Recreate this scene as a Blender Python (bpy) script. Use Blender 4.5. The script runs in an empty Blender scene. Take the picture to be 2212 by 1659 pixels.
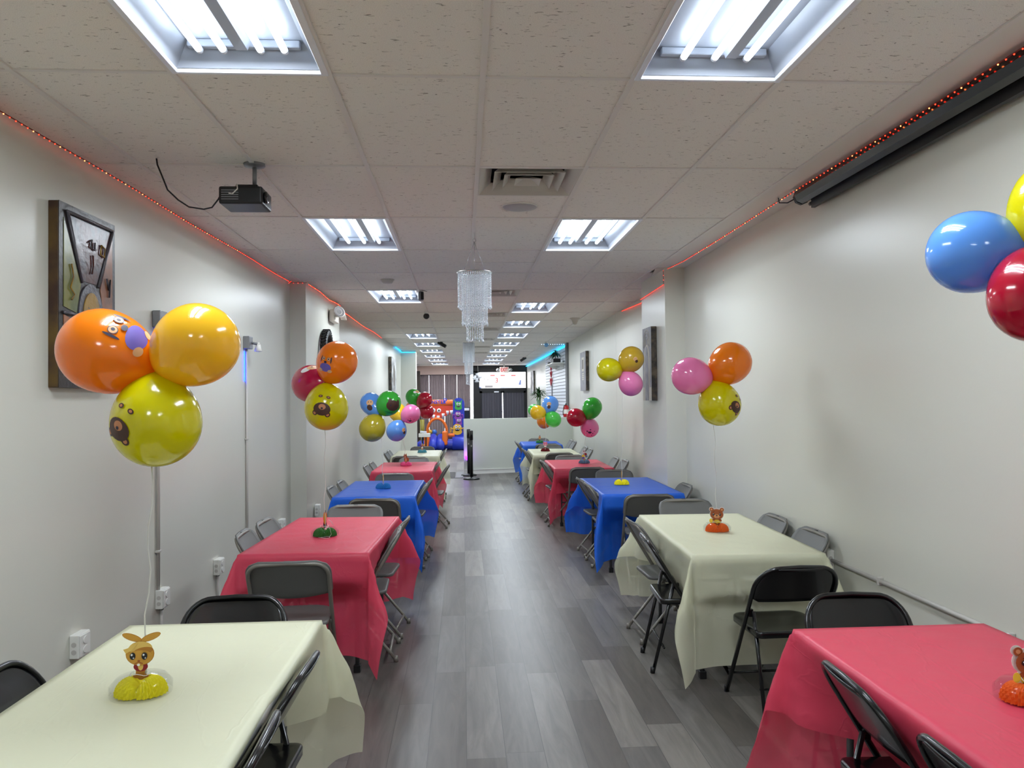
import bpy, bmesh, math, random
from mathutils import Vector, Matrix, Euler, noise
PI = math.pi
random.seed(7)
SC = bpy.context.scene
COL = SC.collection

# ------------------------------------------------------------------ camera
F, YAW, PIT, ROL, HC = 1691.25, .0622, .0193, -.0106, 1.62
fw = Vector((math.sin(YAW)*math.cos(PIT), math.cos(YAW)*math.cos(PIT), math.sin(PIT)))
rt0 = Vector((math.cos(YAW), -math.sin(YAW), 0)); up0 = rt0.cross(fw)
rt = rt0*math.cos(ROL)+up0*math.sin(ROL); up = -rt0*math.sin(ROL)+up0*math.cos(ROL)
EYE = Vector((0, 0, HC))
cam = bpy.data.cameras.new('camera'); camo = bpy.data.objects.new('camera', cam); COL.objects.link(camo)
cam.sensor_width = 36; cam.sensor_fit = 'HORIZONTAL'; cam.lens = F/2212*36; cam.clip_start = .05; cam.clip_end = 200
camo.matrix_world = Matrix(((rt.x, up.x, -fw.x, 0), (rt.y, up.y, -fw.y, 0), (rt.z, up.z, -fw.z, HC), (0, 0, 0, 1)))
SC.camera = camo

def at(px, py, Y):
    "point seen at a pixel of the photograph, on the plane at depth Y"
    d = fw+rt*((px-1106)/F)-up*((py-829.5)/F)
    return EYE+d*(Y/d.y)
def atz(px, py, z):
    d = fw+rt*((px-1106)/F)-up*((py-829.5)/F)
    return EYE+d*((z-HC)/d.z)

# ------------------------------------------------------------------ world, exposure
W = bpy.data.worlds.new('world'); SC.world = W; W.use_nodes = True
W.node_tree.nodes['Background'].inputs[0].default_value = (.86, .9, 1, 1)
W.node_tree.nodes['Background'].inputs[1].default_value = 5.0
SC.view_settings.view_transform = 'Standard'; SC.view_settings.look = 'None'
SC.view_settings.gamma = 1; SC.view_settings.use_curve_mapping = False
SC.view_settings.exposure = 1.5
TUBE_POWER = 3.2                                # tube surface; TUBE_WATT is the light each tube sends down
TUBE_WATT = 2.7
SC.cycles.use_denoising = True; SC.cycles.use_light_tree = False
SC.cycles.max_bounces = 6; SC.cycles.diffuse_bounces = 5; SC.cycles.glossy_bounces = 3; SC.cycles.transmission_bounces = 3; SC.cycles.adaptive_threshold = .04
SC.cycles.transparent_max_bounces = 8; SC.cycles.sample_clamp_indirect = 6
H = 2.92                                       # ceiling height
GX0, GY0 = .09, 3.125                          # origin of the ceiling grid

# ------------------------------------------------------------------ materials
def s2l(c):
    return tuple((x/12.92 if x <= .04045 else ((x+.055)/1.055)**2.4) for x in [v/255 for v in c])+(1,)
M = {}
def mat(name, rgb, rough=.5, metal=0, spec=.5, coat=0, emit=None, power=0, bump=None, var=None, trans=0, alpha=1, lin=False):
    m = bpy.data.materials.new(name); m.use_nodes = True; M[name] = m
    nt = m.node_tree; b = nt.nodes['Principled BSDF']
    c = rgb+(1,) if lin else s2l(rgb)
    b.inputs['Base Color'].default_value = c
    b.inputs['Roughness'].default_value = rough; b.inputs['Metallic'].default_value = metal
    b.inputs['Specular IOR Level'].default_value = spec; b.inputs['Coat Weight'].default_value = coat
    b.inputs['Coat Roughness'].default_value = .05
    if emit: b.inputs['Emission Color'].default_value = s2l(emit); b.inputs['Emission Strength'].default_value = power
    if var or bump: 
        tc = nt.nodes.new('ShaderNodeTexCoord')
        n = nt.nodes.new('ShaderNodeTexNoise'); nt.links.new(tc.outputs['Object'], n.inputs['Vector'])
        n.inputs['Scale'].default_value = (var or bump)[0]; n.inputs['Detail'].default_value = 5
        if var:
            mx = nt.nodes.new('ShaderNodeMix'); mx.data_type = 'RGBA'
            mx.inputs[6].default_value = c; mx.inputs[7].default_value = s2l(var[1])
            rp = nt.nodes.new('ShaderNodeMapRange'); rp.inputs[1].default_value = .4; rp.inputs[2].default_value = .65
            nt.links.new(n.outputs[0], rp.inputs[0]); nt.links.new(rp.outputs[0], mx.inputs[0])
            nt.links.new(mx.outputs[2], b.inputs['Base Color'])
        if bump:
            n2 = nt.nodes.new('ShaderNodeTexNoise'); nt.links.new(tc.outputs['Object'], n2.inputs['Vector'])
            n2.inputs['Scale'].default_value = bump[0]; n2.inputs['Detail'].default_value = 4
            bp = nt.nodes.new('ShaderNodeBump'); bp.inputs['Strength'].default_value = bump[1]; bp.inputs['Distance'].default_value = bump[2] if len(bump) > 2 else .01
            nt.links.new(n2.outputs[0], bp.inputs['Height']); nt.links.new(bp.outputs[0], b.inputs['Normal'])
    out = nt.nodes['Material Output']; last = b.outputs[0]
    if trans:
        t = nt.nodes.new('ShaderNodeBsdfTranslucent'); t.inputs[0].default_value = c
        mx = nt.nodes.new('ShaderNodeMixShader'); mx.inputs[0].default_value = trans
        nt.links.new(last, mx.inputs[1]); nt.links.new(t.outputs[0], mx.inputs[2]); last = mx.outputs[0]
    if alpha < 1:
        t = nt.nodes.new('ShaderNodeBsdfTransparent')
        mx = nt.nodes.new('ShaderNodeMixShader'); mx.inputs[0].default_value = alpha
        nt.links.new(t.outputs[0], mx.inputs[1]); nt.links.new(last, mx.inputs[2]); last = mx.outputs[0]
    nt.links.new(last, out.inputs[0])
    return m

mat('wall_paint', (211, 210, 199), .33, bump=(90, .12, .002), spec=.45)
mat('partition_paint', (208, 212, 200), .5, bump=(90, .1, .002))
mat('white_trim', (225, 224, 218), .4)
mat('ceiling_border', (226, 222, 214), .7)
mat('gridbar', (226, 221, 216), .5)
mat('reflector', (160, 165, 176), .3)
mat('white_metal', (232, 235, 242), .3)
mat('vent_metal', (200, 195, 186), .4)
mat('dark_gap', (22, 20, 20), .8)
mat('tube_glow', (255, 255, 255), .4, emit=(228, 243, 255), power=TUBE_POWER)
mat('black_paint', (9, 10, 13), .26, coat=.25)
mat('black_plastic', (20, 20, 22), .4)
mat('grey_tube', (132, 128, 120), .38, metal=.25)
mat('grey_plastic', (102, 102, 100), .45, bump=(60, .05, .002))
mat('silver', (185, 186, 188), .25, metal=.9)
mat('dull_metal', (140, 142, 146), .4, metal=.6)
mat('conduit_paint', (190, 186, 180), .35)
mat('table_white', (215, 214, 208), .5)
mat('table_leg', (90, 90, 92), .4, metal=.4)
def cloth_mat(name, rgb, trans, alpha):
    m = mat(name, rgb, .36, bump=(7, .35, .012), trans=trans, alpha=alpha, spec=.4)
    # crinkles left by the folded plastic
    nt = m.node_tree; N = nt.nodes.new; L = nt.links.new; b = nt.nodes['Principled BSDF']
    tc = N('ShaderNodeTexCoord'); n = N('ShaderNodeTexNoise'); mp = N('ShaderNodeMapping'); mp.inputs['Scale'].default_value = (3.4, 1.1, 2.2); mp.inputs['Rotation'].default_value = (0, 0, .5); L(tc.outputs['Object'], mp.inputs[0]); L(mp.outputs[0], n.inputs['Vector']); n.inputs['Scale'].default_value = 1.5; n.inputs['Detail'].default_value = 4; n.inputs['Distortion'].default_value = .5
    a = N('ShaderNodeMath'); a.operation = 'SUBTRACT'; L(n.outputs[0], a.inputs[0]); a.inputs[1].default_value = .5
    a2 = N('ShaderNodeMath'); a2.operation = 'ABSOLUTE'; L(a.outputs[0], a2.inputs[0])
    r = N('ShaderNodeMapRange'); r.interpolation_type = 'SMOOTHSTEP'; L(a2.outputs[0], r.inputs[0]); r.inputs[1].default_value = 0; r.inputs[2].default_value = .02; r.inputs[3].default_value = 1; r.inputs[4].default_value = 0
    bp = N('ShaderNodeBump'); bp.inputs['Strength'].default_value = .2; bp.inputs['Distance'].default_value = .004; L(r.outputs[0], bp.inputs['Height'])
    old = b.inputs['Normal'].links[0].from_socket; L(old, bp.inputs['Normal']); L(bp.outputs[0], b.inputs['Normal']); return m
cloth_mat('cream_cloth', (244, 244, 214), .3, .64)
cloth_mat('red_cloth', (238, 80, 108), .3, .84)
cloth_mat('blue_cloth', (32, 108, 226), .3, .9)
def wood_floor():
    m = bpy.data.materials.new('vinyl_planks'); m.use_nodes = True; M['floor'] = m
    nt = m.node_tree; b = nt.nodes['Principled BSDF']; N = nt.nodes.new; L = nt.links.new
    tc = N('ShaderNodeTexCoord')
    sx = N('ShaderNodeSeparateXYZ'); L(tc.outputs['Object'], sx.inputs[0])
    def mth(op, a, c=None):
        q = N('ShaderNodeMath'); q.operation = op
        for i, v in enumerate((a, c)):
            if v is None: continue
            if isinstance(v, (int, float)): q.inputs[i].default_value = v
            else: L(v, q.inputs[i])
        return q.outputs[0]
    u = mth('DIVIDE', sx.outputs[0], .178); row = mth('FLOOR', u); fu = mth('FRACT', u)
    wr = N('ShaderNodeTexWhiteNoise'); wr.noise_dimensions = '1D'; L(row, wr.inputs['W'])
    v = mth('ADD', mth('DIVIDE', sx.outputs[1], 1.22), mth('MULTIPLY', wr.outputs[0], 7)); cell = mth('FLOOR', v); fv = mth('FRACT', v)
    cc = N('ShaderNodeCombineXYZ'); L(row, cc.inputs[0]); L(cell, cc.inputs[1])
    wn = N('ShaderNodeTexWhiteNoise'); wn.noise_dimensions = '2D'; L(cc.outputs[0], wn.inputs['Vector'])
    cr = N('ShaderNodeValToRGB'); L(wn.outputs[0], cr.inputs[0]); e = cr.color_ramp.elements
    e[0].color = s2l((80, 74, 68)); e[1].color = s2l((124, 118, 111)); q = cr.color_ramp.elements.new(.5); q.color = s2l((98, 94, 90))
    seam = mth('MAXIMUM', mth('LESS_THAN', mth('MINIMUM', fu, mth('SUBTRACT', 1, fu)), .008), mth('LESS_THAN', mth('MINIMUM', fv, mth('SUBTRACT', 1, fv)), .0012))
    br = N('ShaderNodeMix'); br.data_type = 'RGBA'; L(seam, br.inputs[0]); L(cr.outputs[0], br.inputs[6]); br.inputs[7].default_value = s2l((60, 57, 55))
    mg = N('ShaderNodeMapping'); L(tc.outputs['Object'], mg.inputs[0]); mg.inputs['Scale'].default_value = (15, 1.5, 1)
    ad = N('ShaderNodeVectorMath'); ad.operation = 'ADD'; L(mg.outputs[0], ad.inputs[0])
    ml = N('ShaderNodeMath'); ml.operation = 'MULTIPLY'; ml.inputs[1].default_value = 90; L(wn.outputs[0], ml.inputs[0])
    cb = N('ShaderNodeCombineXYZ'); L(ml.outputs[0], cb.inputs[1]); L(ml.outputs[0], cb.inputs[2]); L(cb.outputs[0], ad.inputs[1])
    n = N('ShaderNodeTexNoise'); L(ad.outputs[0], n.inputs['Vector']); n.inputs['Scale'].default_value = 1; n.inputs['Detail'].default_value = 7; n.inputs['Roughness'].default_value = .62; n.inputs['Distortion'].default_value = 1.2
    rp = N('ShaderNodeMapRange'); L(n.outputs[0], rp.inputs[0]); rp.inputs[1].default_value = .3; rp.inputs[2].default_value = .7; rp.inputs[3].default_value = .68; rp.inputs[4].default_value = 1.25
    mx = N('ShaderNodeMix'); mx.data_type = 'RGBA'; mx.blend_type = 'MULTIPLY'; mx.inputs[0].default_value = 1
    L(br.outputs[2], mx.inputs[6]); L(rp.outputs[0], mx.inputs[7]); L(mx.outputs[2], b.inputs['Base Color'])
    b.inputs['Roughness'].default_value = .36
    bp = N('ShaderNodeBump'); bp.inputs['Strength'].default_value = .18; bp.inputs['Distance'].default_value = .003
    L(n.outputs[0], bp.inputs['Height']); L(bp.outputs[0], b.inputs['Normal'])
wood_floor()
def tile_mat():
    m = bpy.data.materials.new('ceiling_tile'); m.use_nodes = True; M['tile'] = m
    nt = m.node_tree; b = nt.nodes['Principled BSDF']; N = nt.nodes.new; L = nt.links.new
    tc = N('ShaderNodeTexCoord'); mp = N('ShaderNodeMapping'); mp.inputs['Scale'].default_value = (28, 85, 1); L(tc.outputs['Object'], mp.inputs[0])
    n = N('ShaderNodeTexNoise'); L(mp.outputs[0], n.inputs['Vector']); n.inputs['Scale'].default_value = 1; n.inputs['Detail'].default_value = 2.5; n.inputs['Distortion'].default_value = 1.0
    rp = N('ShaderNodeMapRange'); L(n.outputs[0], rp.inputs[0]); rp.inputs[1].default_value = .27; rp.inputs[2].default_value = .36
    n2 = N('ShaderNodeTexNoise'); L(tc.outputs['Object'], n2.inputs['Vector']); n2.inputs['Scale'].default_value = 300; n2.inputs['Detail'].default_value = 2
    r2 = N('ShaderNodeMapRange'); L(n2.outputs[0], r2.inputs[0]); r2.inputs[1].default_value = .3; r2.inputs[2].default_value = .7; r2.inputs[3].default_value = .88; r2.inputs[4].default_value = 1.08
    mx = N('ShaderNodeMix'); mx.data_type = 'RGBA'; mx.inputs[6].default_value = s2l((150, 142, 134)); mx.inputs[7].default_value = s2l((238, 233, 226)); L(rp.outputs[0], mx.inputs[0])
    m2 = N('ShaderNodeMix'); m2.data_type = 'RGBA'; m2.blend_type = 'MULTIPLY'; m2.inputs[0].default_value = 1; L(mx.outputs[2], m2.inputs[6]); L(r2.outputs[0], m2.inputs[7])
    L(m2.outputs[2], b.inputs['Base Color']); b.inputs['Roughness'].default_value = .9; b.inputs['Specular IOR Level'].default_value = .1
    bp = N('ShaderNodeBump'); bp.inputs['Strength'].default_value = .5; bp.inputs['Distance'].default_value = .003
    L(rp.outputs[0], bp.inputs['Height']); L(bp.outputs[0], b.inputs['Normal'])
tile_mat()

# ------------------------------------------------------------------ mesh helpers
class MB:
    def __init__(s): s.bm = bmesh.new(); s.mats = []; s.mi = 0
    def m(s, name):
        if name not in s.mats: s.mats.append(name)
        s.mi = s.mats.index(name); return s
    def _fin(s, faces, smooth):
        for f in faces: f.material_index = s.mi; f.smooth = smooth
    def box(s, lo, hi, bevel=0, rot=None, piv=None, seg=2):
        r = bmesh.ops.create_cube(s.bm, size=1)['verts']
        lo, hi = Vector(lo), Vector(hi); c = (lo+hi)/2; d = hi-lo
        for v in r: v.co = Vector((v.co.x*d.x, v.co.y*d.y, v.co.z*d.z))+c
        fs = set(f for v in r for f in v.link_faces)
        if bevel:
            es = set(e for v in r for e in v.link_edges)
            g = bmesh.ops.bevel(s.bm, geom=list(es), offset=bevel, segments=seg, affect='EDGES', profile=.5)
            fs = set(g['faces'])|set(f for f in fs if f.is_valid)
            r = list(set(v for f in fs for v in f.verts))
        if rot is not None:
            p = Vector(piv) if piv is not None else c
            mt = Euler(rot).to_matrix() if not isinstance(rot, Matrix) else rot
            for v in r: v.co = mt@(v.co-p)+p
        s._fin(fs, False); return s
    def tube(s, pts, r, n=8, closed=False, flat=1, cap=True):
        pts = [Vector(p) for p in pts]; k = len(pts); rings = []; prev = None
        rr = r if isinstance(r, (list, tuple)) else [r]*k
        for i, p in enumerate(pts):
            if closed: t = pts[(i+1) % k]-pts[i-1]
            else: t = pts[min(i+1, k-1)]-pts[max(i-1, 0)]
            t.normalize()
            if prev is None:
                a = Vector((0, 0, 1)) if abs(t.z) < .9 else Vector((1, 0, 0)); u = t.cross(a).normalized()
            else: u = (prev-t*prev.dot(t)).normalized()
            prev = u; w = t.cross(u)
            rings.append([s.bm.verts.new(p+(u*math.cos(2*PI*j/n)+w*math.sin(2*PI*j/n)*flat)*rr[i]) for j in range(n)])
        fs = []
        for i in range(k if closed else k-1):
            a, b = rings[i], rings[(i+1) % k]
            for j in range(n): fs.append(s.bm.faces.new((a[j], a[(j+1) % n], b[(j+1) % n], b[j])))
        if not closed and cap: fs.append(s.bm.faces.new(rings[0][::-1])); fs.append(s.bm.faces.new(rings[-1]))
        s._fin(fs, n > 4); return s
    def cyl(s, a, b, r, n=16, r2=None): return s.tube([a, b], [r, r if r2 is None else r2], n)
    def lathe(s, prof, n=24, o=(0, 0, 0), mt=None):
        o = Vector(o); rings = []
        for (r, z) in prof:
            if r < 1e-6: ring = [s.bm.verts.new(Vector((0, 0, z)))]
            else: ring = [s.bm.verts.new(Vector((r*math.cos(2*PI*j/n), r*math.sin(2*PI*j/n), z))) for j in range(n)]
            rings.append(ring)
        for ring in rings:
            for v in ring: v.co = (mt@v.co if mt is not None else v.co)+o
        fs = []
        for a, b in zip(rings, rings[1:]):
            for j in range(n):
                q = [a[j % len(a)], a[(j+1) % len(a)], b[(j+1) % len(b)], b[j % len(b)]]
                q = list(dict.fromkeys(q))
                if len(q) > 2: fs.append(s.bm.faces.new(q))
        s._fin(fs, True); return s
    def ball(s, c, r, n=16, sc=(1, 1, 1)):
        prof = [(math.sin(PI*i/(n//2)), -math.cos(PI*i/(n//2))) for i in range(n//2+1)]
        prof = [(max(0, a) if 0 < i < n//2 else 0, b) for i, (a, b) in enumerate(prof)]
        return s.lathe(prof, n, c, Matrix.Diagonal(Vector(sc)*r))
    def prism(s, pts, ax, a, b, smooth=False):
        "pts 2D outline, extruded along axis ax from a to b"
        def P(p, h):
            return Vector((h, p[0], p[1])) if ax == 'x' else Vector((p[0], h, p[1])) if ax == 'y' else Vector((p[0], p[1], h))
        va = [s.bm.verts.new(P(p, a)) for p in pts]; vb = [s.bm.verts.new(P(p, b)) for p in pts]; n = len(pts)
        fs = [s.bm.faces.new(va), s.bm.faces.new(vb[::-1])]; s._fin(fs, False)
        g = [s.bm.faces.new((va[i], vb[i], vb[(i+1) % n], va[(i+1) % n])) for i in range(n)]
        s._fin(g, smooth); return s
    def quad(s, *p):
        s._fin([s.bm.faces.new([s.bm.verts.new(Vector(q)) for q in p])], False); return s
    def build(s, name, parent=None, fix=True):
        if fix: bmesh.ops.recalc_face_normals(s.bm, faces=s.bm.faces)
        me = bpy.data.meshes.new(name); s.bm.to_mesh(me); s.bm.free()
        for k in s.mats: me.materials.append(M[k])
        o = bpy.data.objects.new(name, me); COL.objects.link(o)
        if parent: o.parent = parent
        return o

def tag(o, label=None, cat=None, group=None, kind=None):
    if label: o['label'] = label
    if cat: o['category'] = cat
    if group: o['group'] = group
    if kind: o['kind'] = kind
    return o
def thing(name, loc, label, cat, group=None, rz=0):
    o = bpy.data.objects.new(name, None); COL.objects.link(o); o.location = loc; o.rotation_euler = (0, 0, rz)
    o.empty_display_size = .1
    return tag(o, label, cat, group)
def struct(mb, name, parent=None):
    o = mb.build(name, parent); o['kind'] = 'structure'; return o
def kids(o): return [c for c in ALLKIDS.get(o.name, [])]
def dup(root, loc, rz=0, label=None, group=None):
    r = root.copy(); COL.objects.link(r); r.location = loc; r.rotation_euler = (0, 0, rz)
    if label: r['label'] = label
    if group: r['group'] = group
    for ch in list(root.children):
        c = ch.copy(); COL.objects.link(c); c.parent = r
        for g in list(ch.children):
            d = g.copy(); COL.objects.link(d); d.parent = c
    return r
def arc(cx, cy, r, a0, a1, n): return [(cx+r*math.cos(a0+(a1-a0)*i/n), cy+r*math.sin(a0+(a1-a0)*i/n)) for i in range(n+1)]
def rrect(x0, y0, x1, y1, r, n=5):
    return arc(x1-r, y0+r, r, -PI/2, 0, n)+arc(x1-r, y1-r, r, 0, PI/2, n)+arc(x0+r, y1-r, r, PI/2, PI, n)+arc(x0+r, y0+r, r, PI, 1.5*PI, n)
def ell(cx, cy, rx, ry, n=20, rot=0):
    c, q = math.cos(rot), math.sin(rot)
    return [(cx+rx*math.cos(2*PI*i/n)*c-ry*math.sin(2*PI*i/n)*q, cy+rx*math.cos(2*PI*i/n)*q+ry*math.sin(2*PI*i/n)*c) for i in range(n)]
def text_obj(name, txt, size, m, mw, parent=None, depth=.002, align='CENTER', spacing=1):
    cu = bpy.data.curves.new(name, 'FONT'); cu.body = txt; cu.size = size; cu.extrude = depth; cu.align_x = align; cu.align_y = 'CENTER'; cu.space_character = spacing; cu.offset = size*.02
    t = bpy.data.objects.new(name, cu); COL.objects.link(t)
    dg = bpy.context.evaluated_depsgraph_get(); me = bpy.data.meshes.new_from_object(t.evaluated_get(dg))
    bpy.data.objects.remove(t); me.materials.clear(); me.materials.append(M[m]); me.transform(mw)
    o = bpy.data.objects.new(name, me); COL.objects.link(o)
    if parent: o.parent = parent
    return o
FACE_CAM = Matrix(((1, 0, 0, 0), (0, 0, -1, 0), (0, 1, 0, 0), (0, 0, 0, 1)))    # text upright, facing -Y

# ------------------------------------------------------------------ the room
def xl(y): return -2.14+.0327*y                # left wall of the near room
def xlf(y): return -1.77+.015*(y-10.62)        # left wall past the pier
def xr(y): return 2.28+.0185*(y-8.2)           # right wall past the pier
b = MB().m('floor'); b.box((-2.6, -3.2, -.1), (2.7, 31, 0)); struct(b, 'floor')
b = MB().m('wall_paint')
b.prism([(xl(-3), -3), (xl(8.56), 8.56), (-1.69, 8.56), (-1.655, 10.62), (xlf(10.62), 10.62), (xlf(20.6), 20.6), (-1.235, 20.6), (-1.235, 21), (-1.78, 21), (-1.76, 30), (-2.5, 30), (-2.5, -3)], 'z', 0, 3.1)
struct(b, 'wall_left')
b = MB().m('wall_paint')
b.prism([(2.22, -3), (2.22, 7.7), (2.02, 7.7), (2.02, 8.72), (xr(8.72), 8.72), (xr(17.4), 17.4), (2.45, 30), (2.7, 30), (2.7, -3)], 'z', 0, 3.1)
for yy in (9.75, 11.9, 14.3, 16.2):            # panel joints
    b.box((xr(yy)-.0015, yy-.006, .1), (xr(yy)+.01, yy+.006, 2.9))
struct(b, 'wall_right')
b = MB().m('wall_paint'); b.box((-2.5, -3.2, 0), (2.7, -3, 3.1)); struct(b, 'wall_front')
# half-height partition
b = MB().m('partition_paint'); hw = [(0, 17.05), (2.5, 17.6), (2.5, 17.74), (0, 17.19)]
b.prism(hw, 'z', 0, 1.2); struct(b, 'wall_partition')
b = MB().m('white_trim'); sl = .22
for z0, z1, d in ((0, .085, .012), (.085, .1, .018), (0, .018, .022)):
    b.prism([(0, 17.05-d), (2.45, 17.05-d+2.45*sl), (2.45, 17.05+2.45*sl), (0, 17.05)], 'z', z0, z1)
struct(b, 'baseboard_partition')
b = MB().m('white_trim')
for f_, y0, y1 in ((xl, -3, 8.54), (xlf, 10.64, 20.58)):
    b.prism([(f_(y0), y0), (f_(y0)+.012, y0), (f_(y1)+.012, y1), (f_(y1), y1)], 'z', 0, .09)
struct(b, 'baseboard_left')
b = MB().m('white_trim'); b.box((2.208, -3, 0), (2.22, 7.7, .09)); b.prism([(xr(8.2)-.012, 8.2), (xr(8.2), 8.2), (xr(17.4), 17.4), (xr(17.4)-.012, 17.4)], 'z', 0, .09)
struct(b, 'baseboard_right')

# ceiling: tiles with openings for the lights and vents
lights = []                                     # col, row (in 1.22 m), tubes
for r, n in ((-1, 4), (2, 3), (5, 4), (10, 3), (12, 3), (14, 3), (16, 3), (18, 3), (20, 3)): lights.append((-2, r, n, 'left'))
for r, n in ((-1, 3), (2, 4), (6, 3), (8, 3), (10, 3), (12, 3), (14, 3), (16, 3), (18, 3), (20, 3)): lights.append((1, r, n, 'right'))
lights += [(-2, -4, 4, 'left'), (1, -4, 3, 'right')]
lset = {(c, r) for c, r, _, _ in lights}
vset = {1, 5, 7, 9, 11, 13, 15}
b = MB().m('tile')
rnd = random.Random(3)
for i in range(-4, 5):
    for j in range(-6, 23):
        if (i, j) in lset: continue
        x0, x1, y0, y1 = GX0+.61*i, GX0+.61*(i+1), GY0+1.22*j, GY0+1.22*(j+1)
        if i == 3 and y1 < 8.1: continue
        if i == 4 and y1 < 8.1: continue
        x1 = min(x1, 2.69); 
        if x1 <= x0: continue
        y1 = min(y1, 30.1)
        if y0 > 30: continue
        halves = [(y0, y1)]
        if i == 0 and j in vset: halves = [((y0+y1)/2, y1)]
        for a, c in halves:
            dz = [rnd.uniform(-.004, .004) for _ in range(4)] if j > 3 else [0]*4
            b.quad((x0, a, H+dz[0]), (x1, a, H+dz[1]), (x1, c, H+dz[2]), (x0, c, H+dz[3]))
o = b.build('ceiling'); o['kind'] = 'structure'
b = MB().m('ceiling_border'); b.box((1.92, -3.1, H-.002), (2.6, 7.72, H+.03)); b.box((-2.6, -3.1, H+.16), (2.7, 30.3, H+.2)); struct(b, 'ceiling_border').name = 'trim_2'  # border strip, plus an unseen cover over the tiles that keeps outside light out
b = MB().m('gridbar')
for i in range(-3, 5):
    x = GX0+.61*i; ye = 8.0 if i == 3 else 30.1
    y0 = 8.0 if i == 4 else -3
    ye = 30.1 if i != 3 else 30.1
    b.box((x-.012, y0, H-.008), (x+.012, ye, H+.006))
for j in range(-5, 23):
    y = GY0+1.22*j
    if y < 30: b.box((-2.3, y-.010, H-.006), (1.93 if y < 8 else 2.5, y+.010, H+.005))
for j in vset:
    y = GY0+1.22*j+.61; b.box((GX0, y-.010, H-.006), (GX0+.61, y+.010, H+.005))
y = GY0+1.22*3+.61; b.box((GX0, y-.010, H-.006), (GX0+.61, y+.010, H+.005))
struct(b, 'trim_1')
# dropped ceiling corner beside the right pier
b = MB().m('ceiling_border')
b.prism([(1.93, 7.72), (2.25, 7.72), (2.3, 8.9), (2.5, 11)], 'z', H-.012, H-.003); struct(b, 'trim_3')

# ------------------------------------------------------------------ ceiling lights
TL = {}
def make_light(nt, mirror):
    t = thing('ceiling_light', (0, 0, H), 'x', 'ceiling light', 'recessed fluorescent ceiling lights')
    w, l, d = .305, .61, .085
    b = MB().m('white_metal')
    for (x0, x1, y0, y1) in ((-w, -w+.028, -l, l), (w-.028, w, -l, l), (-w+.028, w-.028, -l, -l+.028), (-w+.028, w-.028, l-.028, l)):
        b.box((x0+.004 if x0 == -w else x0, y0+.004, -.012), (x1, y1-.004, .006), .002, seg=1)
    b.build('frame', t)
    b = MB().m('reflector')
    wi, li = w-.028, l-.028; wt, lt = wi-.055, li-.05
    b.quad((-wi, -li, .003), (-wi, li, .003), (-wt, lt, d), (-wt, -lt, d)); b.quad((wi, -li, .003), (wi, li, .003), (wt, lt, d), (wt, -lt, d))
    b.quad((-wi, -li, .003), (wi, -li, .003), (wt, -lt, d), (-wt, -lt, d)); b.quad((-wi, li, .003), (wi, li, .003), (wt, lt, d), (-wt, lt, d))
    b.quad((-wt, -lt, d), (wt, -lt, d), (wt, lt, d), (-wt, lt, d))
    b.build('reflector', t)
    for y0 in (-lt, lt-.03): MB().m('reflector').box((-wt+.01, y0, d-.03), (wt-.01, y0+.03, d-.001), .003, seg=1).build('lampholder_bar', t)
    xs = [-.165, -.075, .065, .155] if nt == 4 else ([-.125, 0, .13] if not mirror else [-.13, .0, .125])
    bx = -.005 if nt == 4 else .065
    b = MB().m('reflector').prism([(bx-.035, d-.001), (bx-.022, d-.045), (bx+.022, d-.045), (bx+.035, d-.001)], 'y', -lt+.03, lt-.03); b.build('ballast_cover', t)
    for x in xs:
        b = MB().m('tube_glow').tube([(x, -lt+.035, .042), (x, lt-.035, .042)], .0135, 10)
        b.m('white_metal'); b.tube([(x, -lt+.02, .042), (x, -lt+.036, .042)], .014, 10).tube([(x, lt-.036, .042), (x, lt-.02, .042)], .014, 10)
        ft = b.build('fluorescent_tube', t)
        if nt not in TL:
            TL[nt] = bpy.data.lights.new('tube_light', 'AREA'); TL[nt].shape = 'RECTANGLE'; TL[nt].size = .025; TL[nt].size_y = 2*lt-.08; TL[nt].energy = TUBE_WATT*(4/nt)**.5; TL[nt].color = (.90, .985, 1.06)
        lo = bpy.data.objects.new('tube_light', TL[nt]); COL.objects.link(lo); lo.parent = ft; lo.location = (x, 0, .042-.0145)
    return t
protos = {}
ords = ['nearest the camera', 'second from the camera', 'third from the camera', 'fourth from the camera', 'fifth from the camera', 'sixth from the camera', 'seventh from the camera', 'eighth from the camera', 'ninth from the camera', 'tenth from the camera']
cnt = {'left': 0, 'right': 0}
words_n = {3: 'three-tube', 4: 'four-tube'}
for c, r, nt, side in lights:
    pos = (GX0+.61*c+.305, GY0+1.22*r+.61, H)
    if r < -2: lab = 'recessed %s ceiling light behind the camera, %s row' % (words_n[nt], side)
    else:
        lab = 'recessed %s ceiling light, %s in the %s row' % (words_n[nt], ords[cnt[side]], side); cnt[side] += 1
    k = (nt, side)
    if k not in protos: protos[k] = make_light(nt, side == 'left'); protos[k].location = pos; protos[k]['label'] = lab
    else: dup(protos[k], pos, 0, lab)

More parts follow.
